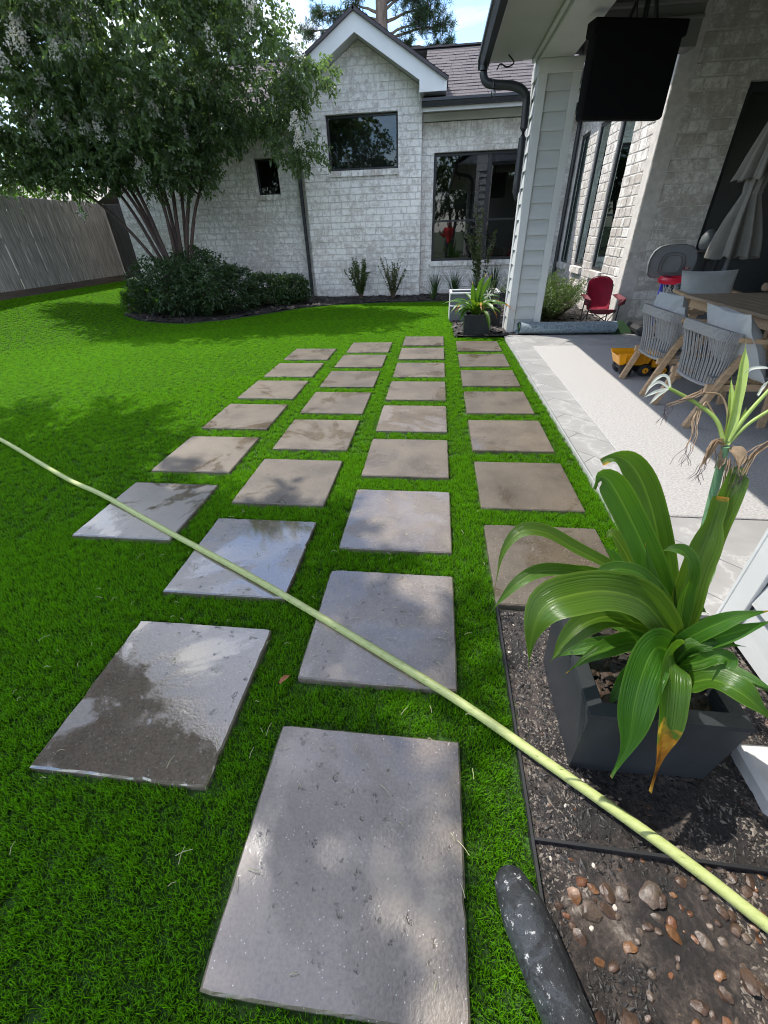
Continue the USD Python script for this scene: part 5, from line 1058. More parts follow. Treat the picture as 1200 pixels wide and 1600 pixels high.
NEAR_LEAVES = {
    'A2': ([(0.734, 0.973, 0.428), (0.691, 1.055, 0.61), (0.626, 1.1, 0.76), (0.567, 1.123, 0.84), (0.524, 1.13, 0.858), (0.493, 1.136, 0.837)], 0.080),
    'A1': ([(0.708, 0.939, 0.436), (0.647, 0.97, 0.582), (0.558, 1.01, 0.729), (0.489, 1.029, 0.825), (0.458, 1.038, 0.843), (0.448, 1.026, 0.809)], 0.085),
    'B1': ([(0.744, 0.918, 0.434), (0.745, 0.955, 0.578), (0.763, 0.996, 0.706), (0.767, 1.025, 0.801)], 0.090),
    'B2': ([(0.765, 0.959, 0.526), (0.787, 1.017, 0.714), (0.801, 1.048, 0.829), (0.811, 1.066, 0.852), (0.849, 1.086, 0.839)], 0.065),
    'C': ([(0.686, 0.943, 0.483), (0.519, 0.925, 0.613), (0.393, 0.904, 0.695), (0.299, 0.895, 0.753), (0.234, 0.88, 0.761), (0.194, 0.852, 0.711), (0.181, 0.812, 0.619)], 0.045),
    'D': ([(0.687, 0.922, 0.451), (0.503, 0.909, 0.591), (0.379, 0.869, 0.647), (0.297, 0.845, 0.663), (0.238, 0.815, 0.648), (0.2, 0.795, 0.607), (0.174, 0.784, 0.561)], 0.040),
    'E': ([(0.707, 0.869, 0.405), (0.596, 0.858, 0.552), (0.465, 0.819, 0.628), (0.357, 0.779, 0.644), (0.295, 0.756, 0.622), (0.274, 0.731, 0.553), (0.275, 0.7, 0.453)], 0.095),
    'E2': ([(0.678, 0.876, 0.421), (0.511, 0.829, 0.526), (0.423, 0.789, 0.538), (0.366, 0.754, 0.498), (0.34, 0.735, 0.439)], 0.070),
    'F': ([(0.696, 0.834, 0.391), (0.618, 0.782, 0.472), (0.556, 0.706, 0.48), (0.53, 0.648, 0.417), (0.527, 0.604, 0.318), (0.5, 0.565, 0.212)], 0.095),
    'F2': ([(0.705, 0.835, 0.391), (0.648, 0.766, 0.462), (0.618, 0.69, 0.445), (0.614, 0.635, 0.366), (0.611, 0.6, 0.278), (0.614, 0.565, 0.155)], 0.075),
    'G': ([(0.726, 0.86, 0.389), (0.753, 0.836, 0.491), (0.793, 0.818, 0.565), (0.847, 0.794, 0.626)], 0.050),
    'G2': ([(0.726, 0.85, 0.374), (0.771, 0.823, 0.469), (0.81, 0.802, 0.537), (0.856, 0.783, 0.608)], 0.050),
    'I': ([(0.727, 0.791, 0.323), (0.762, 0.75, 0.398), (0.792, 0.708, 0.421), (0.834, 0.677, 0.402), (0.9, 0.648, 0.348)], 0.060),
    'J': ([(0.728, 0.829, 0.343), (0.752, 0.8, 0.402), (0.779, 0.786, 0.448), (0.8, 0.773, 0.444), (0.774, 0.752, 0.416), (0.751, 0.736, 0.38)], 0.045),
    'K': ([(0.724, 0.881, 0.42), (0.71, 0.899, 0.556), (0.7, 0.908, 0.642), (0.675, 0.921, 0.684), (0.641, 0.924, 0.695), (0.613, 0.925, 0.683)], 0.050),
    'L': ([(0.698, 0.902, 0.42), (0.642, 0.923, 0.551), (0.596, 0.968, 0.679)], 0.050),
    'M': ([(0.706, 0.911, 0.466), (0.598, 0.904, 0.603), (0.522, 0.888, 0.647), (0.468, 0.87, 0.648), (0.44, 0.851, 0.625), (0.443, 0.846, 0.6)], 0.045),
    'N': ([(0.764, 0.91, 0.418), (0.776, 0.939, 0.495), (0.78, 0.967, 0.57)], 0.045),
    'O1': ([(0.689, 0.896, 0.412), (0.591, 0.929, 0.516), (0.537, 0.984, 0.606), (0.503, 1.001, 0.638)], 0.055),
    'O2': ([(0.68, 0.935, 0.436), (0.617, 1.03, 0.552), (0.566, 1.081, 0.618), (0.545, 1.08, 0.603)], 0.060),
    'P1': ([(0.671, 0.878, 0.39), (0.556, 0.892, 0.467), (0.473, 0.893, 0.485), (0.432, 0.877, 0.451)], 0.070),
    'Q1': ([(0.709, 0.882, 0.388), (0.605, 0.879, 0.492), (0.541, 0.878, 0.539), (0.492, 0.86, 0.54)], 0.050),
    'Q2': ([(0.759, 0.901, 0.371), (0.784, 0.947, 0.433), (0.812, 0.961, 0.448), (0.847, 0.954, 0.432)], 0.050),
    'R1': ([(0.719, 0.828, 0.343), (0.733, 0.822, 0.439), (0.775, 0.806, 0.478), (0.828, 0.787, 0.494)], 0.045),
}
NEAR_STEMS = {
    'stalk': [(0.761, 0.917, 0.394), (0.79, 1.019, 0.573), (0.788, 1.062, 0.726), (0.778, 1.083, 0.848), (0.771, 1.09, 0.914)],
    'S1': [(0.769, 1.093, 0.918), (0.78, 1.137, 0.998), (0.788, 1.184, 1.084), (0.792, 1.22, 1.154)],
    'S2': [(0.769, 1.093, 0.918), (0.776, 1.146, 0.995), (0.772, 1.185, 1.07)],
    'S3': [(0.774, 1.095, 0.921), (0.797, 1.12, 0.97), (0.816, 1.148, 1.008)],
    'S4': [(0.768, 1.095, 0.921), (0.77, 1.117, 0.953), (0.783, 1.142, 0.987), (0.802, 1.139, 0.98), (0.802, 1.111, 0.938)],
    'pedL': [(0.766, 1.097, 0.925), (0.742, 1.128, 0.975), (0.691, 1.158, 1.01), (0.622, 1.171, 1.043)],
    'pedL2': [(0.766, 1.095, 0.922), (0.747, 1.124, 0.968), (0.718, 1.149, 1.01), (0.707, 1.144, 1.005)],
    'pedL3': [(0.774, 1.123, 0.961), (0.771, 1.145, 0.995), (0.751, 1.165, 1.027), (0.706, 1.164, 1.034)],
    'pedR1': [(0.776, 1.098, 0.925), (0.805, 1.12, 0.987), (0.852, 1.147, 1.054)],
    'pedR2': [(0.779, 1.097, 0.922), (0.814, 1.11, 0.971), (0.862, 1.12, 1.012)],
    'petA': [(0.622, 1.171, 1.043), (0.596, 1.177, 1.057), (0.571, 1.167, 1.046), (0.557, 1.149, 1.023)],
    'petB': [(0.625, 1.173, 1.045), (0.618, 1.186, 1.066), (0.602, 1.187, 1.071), (0.579, 1.175, 1.057), (0.563, 1.156, 1.032)],
    'petC': [(0.622, 1.17, 1.042), (0.589, 1.162, 1.036), (0.554, 1.148, 1.023)],
    'petD': [(0.619, 1.169, 1.041), (0.594, 1.157, 1.027), (0.568, 1.138, 1.005)],
    'petE': [(0.795, 1.177, 1.072), (0.804, 1.178, 1.09), (0.826, 1.173, 1.096), (0.853, 1.163, 1.094)],
    'petF': [(0.826, 1.143, 1.034), (0.839, 1.157, 1.052), (0.849, 1.159, 1.071)],
    'dryA': [(0.704, 1.165, 1.036), (0.681, 1.154, 1.025), (0.659, 1.154, 1.011), (0.626, 1.145, 1.004)],
    'dryB': [(0.7, 1.147, 0.993), (0.691, 1.127, 0.965), (0.693, 1.108, 0.937), (0.679, 1.087, 0.909)],
    'dryC': [(0.768, 1.093, 0.918), (0.744, 1.095, 0.926), (0.728, 1.079, 0.905), (0.72, 1.065, 0.869)],
    'dryD': [(0.782, 1.09, 0.911), (0.792, 1.07, 0.898), (0.798, 1.049, 0.866)],
    'dryE': [(0.865, 1.08, 0.935), (0.841, 1.075, 0.914), (0.821, 1.061, 0.898), (0.81, 1.046, 0.859)],
    'dryF': [(0.783, 1.071, 0.883), (0.785, 1.051, 0.836), (0.782, 1.044, 0.79)],
    'dryG': [(0.757, 1.067, 0.865), (0.763, 1.082, 0.886), (0.758, 1.087, 0.912)],
}
near = thing('lily_plant', 'large lily with broad arching leaves and a withered flower stalk in the foreground planter', 'lily', (0.72, 0.92, 0.26))
BASE = np.array([0.735, 0.93, 0.255])
for key, (pts, w) in NEAR_LEAVES.items():
    pts = [tuple(BASE + np.array([math.sin(len(key) + pts[1][0] * 60) * 0.02, math.cos(pts[1][1] * 50) * 0.02, 0]))] + list(pts)
    hint = {'A1': (-0.25, -1, 0.35), 'A2': (-0.2, -1, 0.35), 'B1': (-0.2, -1, 0.5), 'B2': (-0.1, -1, 0.4), 'L': (-0.2, -1, 0.3), 'N': (-0.3, -1, 0.3), 'E': (-0.3, -0.55, 0.8), 'F': (0.05, -0.75, 0.65), 'F2': (0.25, -0.8, 0.6)}.get(key, (0, -0.45, 1.0))
    m, uv = strap(pts, w * (1.12 if key in ('F', 'F2', 'E', 'I') else 0.92), hint, fold={'F': 0.10, 'E': 0.16}.get(key, 0.22), blunt={'B1': 0.5, 'B2': 0.4, 'A1': 0.12, 'A2': 0.3}.get(key, 0.0))
    part(near, 'leaf', m, 'lily_leaf_spoiled' if key in ('F2',) else 'lily_leaf', smooth=True, uv=uv)
nl = np.random.default_rng(77)
for az, el, L, w in ((3.3, 0.75, 0.34, 0.05), (3.9, 0.55, 0.30, 0.055), (2.7, 0.8, 0.36, 0.045), (4.5, 0.95, 0.30, 0.05), (5.5, 0.8, 0.32, 0.045), (0.3, 0.9, 0.34, 0.05), (1.2, 0.9, 0.36, 0.05), (2.0, 1.0, 0.4, 0.05), (3.0, 1.2, 0.44, 0.05), (0.8, 1.25, 0.42, 0.05), (3.6, 1.1, 0.42, 0.055)):
    d = np.array([math.cos(az), math.sin(az), 0.0]); p = [BASE + d * 0.02]; e = el
    for q in range(6):
        p.append(p[-1] + (d * math.cos(e) + np.array([0, 0, math.sin(e)])) * L / 6); e -= nl.uniform(0.12, 0.42)
    m, uv = strap([tuple(q) for q in p], w * nl.uniform(0.85, 1.1), (-d[0] * 0.4, -d[1] * 0.4 - 0.3, 1.0), 0.24, n=20); part(near, 'leaf', m, 'lily_leaf', smooth=True, uv=uv)
part(near, 'bulb_neck', MB().tube([BASE - (0, 0, 0.03), BASE + (0, 0, 0.06), BASE + (0.005, 0.0, 0.14)], [0.05, 0.042, 0.025], 14), 'crinum_rib', smooth=60)
part(near, 'flower_stalk', MB().tube(curve([tuple(BASE)] + list(NEAR_STEMS['stalk']), 30), np.linspace(0.014, 0.0095, 30), 10), 'crinum_stalk', smooth=60)
for key, w in (('S1', 0.028), ('S2', 0.019), ('S3', 0.014)):
    m, uv = strap(NEAR_STEMS[key], w, (0.1, -1, 0.2), fold=0.35, n=16, base=0.6); part(near, 'bract', m, 'stalk_pale', smooth=True)
m, uv = strap(NEAR_STEMS['S4'], 0.010, (0.1, -1, 0.2), 0.2, n=18); part(near, 'withered_flower', m, 'petal_dry', smooth=True)
for key, r0, mt in (('pedL', 0.0058, 'stalk_pale'), ('pedL2', 0.003, 'petal_dry'), ('pedL3', 0.003, 'petal_dry'), ('pedR1', 0.006, 'stalk_pale'), ('pedR2', 0.005, 'stalk_pale')):
    part(near, 'flower_stem', MB().tube(curve(NEAR_STEMS[key], 18), np.linspace(r0, r0 * 0.7, 18), 8), mt, smooth=60)
for key in ('petA', 'petB', 'petC', 'petD', 'petE', 'petF'):
    m, uv = strap(NEAR_STEMS[key], 0.0075, (0, -1, 0.6), 0.15, n=14, base=0.8); part(near, 'petal', m, 'petal_white', smooth=True)
wr = np.random.default_rng(31)
for key, nth, mt in (('dryA', 7, 'petal_dry'), ('dryB', 7, 'petal_dry'), ('dryC', 9, 'petal_dry'), ('dryD', 3, 'petal_dry'), ('dryE', 8, 'petal_dry'), ('dryF', 8, 'petal_dry'), ('dryG', 3, 'petal_dry')):
    c0 = curve(NEAR_STEMS[key], 9); m = MB(); m2 = MB()
    for q in range(nth):
        c = c0 + wr.normal(0, 0.0035, 3) + np.cumsum(wr.normal(0, 0.0012, (9, 3)), 0); m.tube(c, np.linspace(0.0016, 0.0008, 9), 4, False)
        dv = wr.normal(0, 0.35, 2); tail = np.array([c[-1] + np.array([0.004 * math.sin(0.9 * u + dv[0] * 5) + dv[0] * 0.006 * u, 0.004 * dv[1] * u, -0.0085 * u]) for u in range(0, 7)]); m2.tube(curve(tail, 12), 0.0006, 4, False)
    part(near, 'withered_flower', m, mt); part(near, 'withered_filament', m2, 'petal_purple')
for key, w in (('dryD', 0.034), ('dryG', 0.022), ('dryC', 0.018), ('dryE', 0.012)):
    m, uv = strap(NEAR_STEMS[key], w, (0.2, -1, 0.2), 0.4, n=14, base=0.5); part(near, 'withered_bract', m, 'petal_dry', smooth=True)

def lily(t, base, n, rng, ln=(0.4, 0.6), w=0.05):
    for k in range(n):
        az = k * 2.4 + rng.uniform(-0.4, 0.4); L = rng.uniform(*ln); el = rng.uniform(0.75, 1.45); d = np.array([math.cos(az), math.sin(az), 0.0])
        p = [base + d * 0.02]; e = el; step = L / 6
        for q in range(6):
            p.append(p[-1] + (d * math.cos(e) + np.array([0, 0, math.sin(e)])) * step); e -= rng.uniform(0.18, 0.55)
        m, uv = strap([tuple(q) for q in p], w * rng.uniform(0.8, 1.2), (-d[0] * 0.5, -d[1] * 0.5 - 0.2, 1.0), 0.22, n=16); part(t, 'leaf', m, 'lily_leaf_spoiled' if rng.random() < 0.12 else 'lily_leaf', smooth=True, uv=uv)
far = thing('lily_plant', 'smaller lily with drooping strap leaves and one white flower beside the far post', 'lily', (0.645, 7.3, 0.26))
fl = np.random.default_rng(12)
lily(far, np.array([0.62, 7.28, 0.26]), 24, fl, (0.42, 0.66), 0.062)
for p in ([(0.62, 7.28, 0.26), (0.63, 7.27, 0.5), (0.66, 7.25, 0.72), (0.72, 7.24, 0.84)], [(0.60, 7.28, 0.26), (0.58, 7.27, 0.45), (0.55, 7.26, 0.62), (0.53, 7.25, 0.74)], [(0.64, 7.28, 0.26), (0.68, 7.27, 0.5), (0.76, 7.26, 0.72), (0.80, 7.24, 0.82)]):
    m, uv = strap(p, 0.085, (0, -1, 0.3), 0.2, n=16, blunt=0.15); part(far, 'leaf', m, 'lily_leaf', smooth=True, uv=uv)
part(far, 'flower_stem', MB().tube(curve([(0.66, 7.28, 0.26), (0.74, 7.22, 0.4), (0.78, 7.2, 0.56)], 10), 0.006, 6), 'stalk_pale', smooth=60)
for k in range(6):
    a = k * math.pi / 3; p = [(0.78, 7.2, 0.56), (0.78 + 0.05 * math.cos(a), 7.19, 0.58 + 0.05 * math.sin(a)), (0.78 + 0.085 * math.cos(a), 7.18, 0.56 + 0.07 * math.sin(a))]
    m, uv = strap(p, 0.016, (0, -1, 0.1), 0.1, n=8); part(far, 'petal', m, 'petal_white', smooth=True)
for k in range(3):
    p = [(0.74, 7.22, 0.42), (0.72 - 0.02 * k, 7.2, 0.47), (0.70 + 0.01 * k, 7.18, 0.38), (0.69 + 0.02 * k, 7.17, 0.31)]; m, uv = strap(p, 0.02, (0, -1, 0.3), 0.3, n=10); part(far, 'withered_flower', m, 'petal_dry', smooth=True)
trough = thing('trough', 'grey rectangular trough with white rims behind the far black planter', 'trough', (0.68, 8.65, 0.0))
part(trough, 'body', m3.Manifold.cube((0.86, 0.5, 0.46)).translate((0.25, 8.41, 0.0)) - m3.Manifold.cube((0.78, 0.42, 0.4)).translate((0.29, 8.45, 0.12)), 'trough_grey')
for a, b in (((0.235, 8.395, 0.445), (1.125, 8.43, 0.475)), ((0.235, 8.89, 0.445), (1.125, 8.925, 0.475)), ((0.235, 8.431, 0.445), (0.275, 8.889, 0.475)), ((1.085, 8.431, 0.445), (1.125, 8.889, 0.475))):
    part(trough, 'rim', MB().box(a, b, 0.006), 'trough_white')
part(trough, 'ledge', MB().box((0.24, 8.385, 0.245), (1.12, 8.408, 0.275), 0.005), 'trough_white')
part(trough, 'end_panel', MB().box((0.238, 8.43, 0.03), (0.249, 8.89, 0.44), 0.003), 'trough_white')
part(trough, 'soil_fill', MB().box((0.29, 8.46, 0.3), (1.07, 8.86, 0.40)), 'soil')

def blade_clump(name, label, cat, base, n, h, spread, material, seed, w=0.010, group=None):
    rng = np.random.default_rng(seed); t = thing(name, label, cat, base, group=group); m = MB()
    for k in range(n):
        az = rng.uniform(0, 6.283); d = np.array([math.cos(az), math.sin(az), 0]); L = h * rng.uniform(0.6, 1.1); lean = rng.uniform(0.1, 1.0) * spread
        p0 = np.array(base) + d * rng.uniform(0, 0.07); p = [p0 + d * lean * L * q ** 1.7 + np.array([0, 0, L * (q - 0.25 * lean * q * q)]) for q in np.linspace(0, 1, 6)]
        q, uv = strap([tuple(x) for x in p], w, (-d[0], -d[1], 0.3), 0.2, n=7, base=0.9); m.tm(q)
    part(t, 'leaves', m, material, smooth=True, kind='stuff'); return t
blade_clump('border_grass', 'upright dark grassy clump at the left end of the big window', 'grass clump', (-0.05, 11.75, 0.02), 70, 0.62, 0.55, 'strap_leaf', 1)
blade_clump('border_grass', 'spreading grassy clump under the left pane of the big window', 'grass clump', (0.42, 11.6, 0.02), 90, 0.68, 0.7, 'strap_leaf', 2)
blade_clump('border_grass', 'grassy clump behind the white-rimmed trough', 'grass clump', (0.95, 11.2, 0.02), 80, 0.68, 0.7, 'strap_leaf', 3)
blade_clump('border_grass', 'small grassy tuft at the turf corner left of the trough', 'grass clump', (-0.1, 11.35, 0.02), 30, 0.34, 0.8, 'bed_leaf', 4)
def twiggy(name, label, cat, base, stems, h, spread, leaf, L, W, per, seed, taper=0.0, group=None, lo=0.15, arch=0.1):
    """Many thin stems from one foot, leaves along them."""
    rng = np.random.default_rng(seed); t = thing(name, label, cat, base, group=group); m = MB(); P = []; A = []
    for k in range(stems):
        az = rng.uniform(0, 6.283); d = np.array([math.cos(az), math.sin(az), 0]); H = h * rng.uniform(0.6, 1.05); s = spread * rng.uniform(0.15, 1.0)
        q = np.linspace(0, 1, 9)[:, None]; c = np.array(base) + d * 0.03 + d * s * q ** 1.2 + np.array([0, 0, 1.0]) * H * (q - arch * q * q * s) + np.cumsum(rng.normal(0, 0.008, (9, 3)), 0) * q
        m.tube(c, np.linspace(0.006, 0.0018, 9), 4, False)
        for j in range(per):
            u = rng.uniform(lo, 1.0); i = min(int(u * 8), 7); f = u * 8 - i; P.append(c[i] * (1 - f) + c[i + 1] * f); a = rng.normal(0, 1, 3); a[2] = abs(a[2]) * 0.6 + 0.3; A.append(a)
    part(t, 'stems', m, 'twig'); part(t, 'foliage', leafset(rng, np.array(P), np.array(A), L, W), leaf, kind='stuff'); return t
twiggy('wall_shrub', 'small upright green shrub before the gable wall, left of two', 'shrub', (-1.92, 11.72, 0.02), 34, 0.88, 0.34, 'bed_leaf', 0.06, 0.030, 60, 41)
twiggy('wall_shrub', 'sparse olive-green shrub before the gable wall, right of two', 'shrub', (-1.10, 11.72, 0.02), 36, 0.86, 0.36, 'olive_leaf', 0.05, 0.022, 36, 42)
twiggy('climbing_shrub', 'tall loose twiggy shrub in front of the big window', 'shrub', (1.0, 11.6, 0.02), 13, 1.75, 0.42, 'olive_leaf', 0.085, 0.042, 46, 43, lo=0.3)
twiggy('potted_herb', 'fine dark herb in the half-hidden black planter', 'herb', (0.885, 8.05, 0.25), 34, 0.42, 0.22, 'strap_leaf', 0.04, 0.01, 40, 44)
for k, (x, y, h, lab) in enumerate(((1.9, 8.1, 0.55, 'bushy sunlit herb right behind the far post, nearest the turf roll'), (2.25, 9.0, 0.62, 'bushy herb behind the little red chair, middle of the side bed'), (2.2, 10.4, 0.66, 'bushy herb under the tall narrow windows, far end of the side bed'), (1.75, 9.3, 0.6, 'bushy herb deep in the side bed close behind the porch post'), (2.15, 8.5, 0.6, 'bushy dark-footed herb directly left of the little red chair'))):
    twiggy('bed_herb', lab, 'herb', (x, y, 0.0), 110, h, 0.55, 'bed_leaf', 0.055, 0.014, 46, 50 + k)
blade_clump('border_grass', 'fine dark upright plant between big window and porch downspout', 'grass clump', (1.35, 11.5, 0.02), 90, 0.75, 0.45, 'strap_leaf', 9, 0.012)

# ------------------------------------------------------------------ trees and shrubs
def sample_blobs(rng, blobs, n, shell=0.45):
    """Points through ellipsoids, denser towards their skins, thinned by noise into clumps."""
    vol = np.array([b[3] * b[4] * b[5] for b in blobs]) ** 0.75; pick = rng.choice(len(blobs), n, p=vol / vol.sum()); B = np.array(blobs)[pick]
    d = rng.normal(size=(n, 3)); d /= np.linalg.norm(d, axis=1, keepdims=True); r_ = rng.uniform(shell, 1.0, (n, 1)) ** 0.6
    p = B[:, :3] + d * r_ * B[:, 3:6] * (0.82 + 0.36 * noise(d * 2.3 + B[:, :3], 4)[:, None])
    return p, d
def sprays(rng, tips, out, per, length, L, W, droop=0.35):
    """Leafy twigs: each has per leaves in two ranks."""
    n = len(tips); ax = out + rng.normal(0, 0.55, (n, 3)); ax[:, 2] = ax[:, 2] * 0.6 - droop * rng.uniform(-0.4, 1, n); ax /= np.linalg.norm(ax, axis=1, keepdims=True)
    t = (np.arange(per) + 0.5) / per; ln = length * rng.uniform(0.6, 1.3, (n, 1, 1))
    P = tips[:, None] + ax[:, None] * (t[None, :, None] - 0.35) * ln - np.array([0, 0, 1.0]) * 0.25 * (t[None, :, None] ** 2) * ln + rng.normal(0, 0.012, (n, per, 3))
    s = np.cross(ax, rng.normal(size=(n, 3))); s /= np.linalg.norm(s, axis=1, keepdims=True)
    sg = np.where(np.arange(per) % 2, 1.0, -1.0)[None, :, None]
    A = ax[:, None] * 0.7 + s[:, None] * sg + rng.normal(0, 0.35, (n, per, 3)); A[..., 2] -= 0.15
    return leafset(rng, P.reshape(-1, 3), A.reshape(-1, 3), L, W, 0.2, 0.15), ax
def limb_path(rng, a, b, n=9, wob=0.05, sag=0.0):
    a, b = np.array(a, float), np.array(b, float); t = np.linspace(0, 1, n)[:, None]; L = np.linalg.norm(b - a)
    w = np.cumsum(rng.normal(0, wob * L / n, (n, 3)), 0); w -= w[-1] * t; c = a + (b - a) * t + w; c[:, 2] += 0.12 * L * np.sin(np.pi * t[:, 0]) * sag; return c
def tree(name, label, base, limbs, blobs, ntips, per, leaf, L, W, bark, seed, length=0.34, r0=0.05, flowers=0, flower_mat='blossom', foot=0.12, shell=0.4, droop=0.35, sub=1.0, kind=None, thin=0.36):
    rng = np.random.default_rng(seed); t = thing(name, label, 'tree', base)
    pts, rad = [], []
    for k, l in enumerate(limbs):
        s = np.array(base) + np.array([math.cos(k * 2.1), math.sin(k * 2.1), 0]) * foot * (k > 0) * 0.6; tgt = np.array(l, float)
        mid = s * 0.55 + tgt * 0.45 + np.array([0, 0, 0.18]) * np.linalg.norm(tgt - s) * 0.6; c = curve([tuple(s), tuple(mid), tuple(tgt)], 14) + np.cumsum(rng.normal(0, 0.012, (14, 3)), 0) * np.linspace(0, 1, 14)[:, None]
        rr = np.linspace(r0, r0 * 0.42, 14) * rng.uniform(0.8, 1.1); part(t, 'trunk', MB().tube(c, rr, 8), bark, smooth=60); pts.append(c[5:]); rad.append(rr[5:])
    P = np.concatenate(pts); Rd = np.concatenate(rad)
    tips, d = sample_blobs(rng, blobs, ntips, shell)
    keep = fbm(tips * 1.15 + seed, 3, 2) > thin; tips, d = tips[keep], d[keep]
    m = MB(); nodes = P.copy(); nrad = Rd.copy()
    order = np.argsort(np.linalg.norm(tips - np.array(base), axis=1)); take = order[:: max(1, int(len(order) / (170 * sub)))]
    for k in take:
        q = tips[k]; dist = np.linalg.norm(nodes - q, axis=1) + 0.8 * np.maximum(nodes[:, 2] - q[2] + 0.1, 0); i = int(np.argmin(dist)); c = limb_path(rng, nodes[i], q, 7, 0.10, 0.5); r1 = min(nrad[i] * 0.65, 0.022)
        m.tube(c, np.linspace(max(r1, 0.006), 0.004, 7), 5, False); nodes = np.vstack([nodes, c[2:6]]); nrad = np.r_[nrad, np.linspace(r1, 0.005, 4)]
    if m.v: part(t, 'branches', m, bark, smooth=60)
    (v, f), ax = sprays(rng, tips, d, per, length, L, W, droop)
    part(t, 'crown', (v, f), leaf, kind='stuff')
    if flowers:
        for q in flower_spots(rng, tips, d, flowers):
            n = 120; u = rng.uniform(0, 1, n); a = rng.uniform(0, 6.283, n); rr = 0.075 * (1 - 0.75 * u) * np.sqrt(rng.uniform(0.3, 1, n)); tl = rng.normal(0, 0.35, 2)
            p = q + 1.5 * np.stack([rr * np.cos(a) + tl[0] * u * 0.1, rr * np.sin(a) + tl[1] * u * 0.1, u * 0.17 - 0.03], 1)
            part(t, 'blossom_cluster', leafset(rng, p, rng.normal(size=(n, 3)), 0.030, 0.026, 0.3), flower_mat, kind='stuff')
    return t
def flower_spots(rng, tips, d, n):
    score = d[:, 2] * 0.6 - d[:, 1] * 0.8 + rng.uniform(0, 0.9, len(d)); return tips[np.argsort(-score)[:n]] + d[np.argsort(-score)[:n]] * 0.20
CRAPE = [(-5.7, 10.2, 4.4, 2.3, 1.8, 1.7), (-7.0, 9.6, 4.9, 1.8, 1.5, 1.3), (-6.2, 9.8, 3.5, 1.7, 1.3, 0.8), (-3.6, 10.3, 3.9, 1.25, 1.1, 1.1), (-7.6, 9.9, 4.1, 1.7, 1.6, 1.5), (-7.3, 9.9, 2.8, 1.1, 0.9, 0.6), (-5.5, 9.9, 2.75, 1.4, 1.0, 0.6), (-4.2, 10.1, 3.2, 0.8, 0.7, 0.5), (-2.35, 10.2, 3.75, 0.5, 0.4, 0.3), (-2.75, 10.2, 2.75, 0.6, 0.45, 0.28), (-8.6, 9.7, 3.2, 0.9, 0.9, 0.8), (-4.6, 10.2, 5.3, 1.5, 1.4, 1.0), (-6.7, 9.7, 2.6, 0.8, 0.7, 0.38), (-5.0, 9.9, 2.55, 0.7, 0.6, 0.38), (-8.4, 9.6, 2.8, 0.8, 0.8, 0.45)]
tree('crape_myrtle', 'many-stemmed crape myrtle with white blossom rising from the dark shrubs', (-5.72, 10.15, 0.1),
     [(-7.7, 9.9, 2.75), (-6.9, 10.3, 3.2), (-6.3, 9.9, 3.3), (-5.75, 10.3, 3.5), (-5.2, 10.0, 3.4), (-4.7, 10.3, 3.1), (-5.0, 10.4, 3.6), (-6.5, 9.7, 2.9), (-5.4, 9.8, 3.1), (-6.0, 10.4, 3.2), (-4.4, 10.0, 2.8), (-7.2, 10.2, 3.0)], CRAPE, 8200, 18, 'tree_leaf', 0.080, 0.042, 'crape_bark', 5, length=0.27, r0=0.052, flowers=170, thin=0.335, droop=0.08)
sp = thing('leafy_twig', 'bright green twig with a pale bloom hanging before the fence', 'twig', (-6.9, 9.2, 2.3))
c = curve([(-7.15, 9.5, 2.62), (-7.1, 9.45, 2.35), (-7.06, 9.4, 2.1), (-7.02, 9.36, 1.86)], 12); part(sp, 'stem', MB().tube(c, 0.005, 5), 'stalk_pale', smooth=60)
rg = np.random.default_rng(2); P = c[rg.integers(0, 12, 60)] + rg.normal(0, 0.02, (60, 3)); A = rg.normal(0, 1, (60, 3)); part(sp, 'leaves', leafset(rg, P, A, 0.085, 0.045), 'bright_leaf', kind='stuff')
P = c[-1] + rg.normal(0, 0.04, (90, 3)) * (1, 1, 1.4); part(sp, 'bloom', leafset(rg, P, rg.normal(size=(90, 3)), 0.028, 0.022), 'blossom', kind='stuff')
tree('crape_myrtle', 'pink-blossomed tree looking over the grey fence at the left', (-12.0, 13.0, 0.2), [(-12.4, 13, 2.6), (-11.6, 13.2, 2.7), (-11.0, 12.8, 2.4), (-13, 12.6, 2.6)], [(-11.6, 13.0, 3.0, 1.6, 1.3, 0.9), (-13.0, 12.6, 3.2, 1.4, 1.2, 1.0), (-10.4, 13.3, 2.7, 0.9, 0.8, 0.55)], 900, 18, 'bright_leaf', 0.09, 0.045, 'crape_bark', 6, flowers=120, flower_mat='blossom_pink')
SHADE = [(-3.7, 2.5, 1.9, 1.5), (-1.9, 1.35, 1.5, 1.15), (-0.95, 1.1, 1.1, 1.15), (-0.9, 0.0, 1.05, 1.0), (-3.2, 0.3, 2.0, 1.5), (-5.2, 2.2, 1.4, 1.6)]
tree('shade_tree', 'tall leafy tree outside the left edge whose shade falls on the near lawn', (-9.0, 3.6, 0.1), [(-8.0, 4.2, 5.6), (-6.8, 3.6, 5.9), (-7.6, 2.6, 5.8), (-5.6, 3.0, 6.6)],
     [(a - 0.494 * h, b + 0.28 * h, h, c, d, 0.75) for (a, b, c, d), h in zip(SHADE, (7.0, 7.2, 7.3, 7.0, 7.4, 6.8))], 2600, 20, 'far_leaf', 0.13, 0.07, 'crape_bark', 7, r0=0.12, shell=0.1, thin=0.30)
tree('background_tree', 'dark leafy tree standing behind the photographer', (-7.5, -15.0, 0.0), [(-8, -15, 4), (-6.5, -15.3, 4.5), (-7.2, -14.5, 5)], [(-7.5, -15, 6.0, 4.0, 3.0, 2.6), (-5.2, -15, 4.2, 2.6, 2.2, 1.8), (-9.5, -15, 4.5, 2.5, 2.2, 2)], 1100, 18, 'far_leaf', 0.24, 0.12, 'crape_bark', 8, length=0.8, r0=0.16)
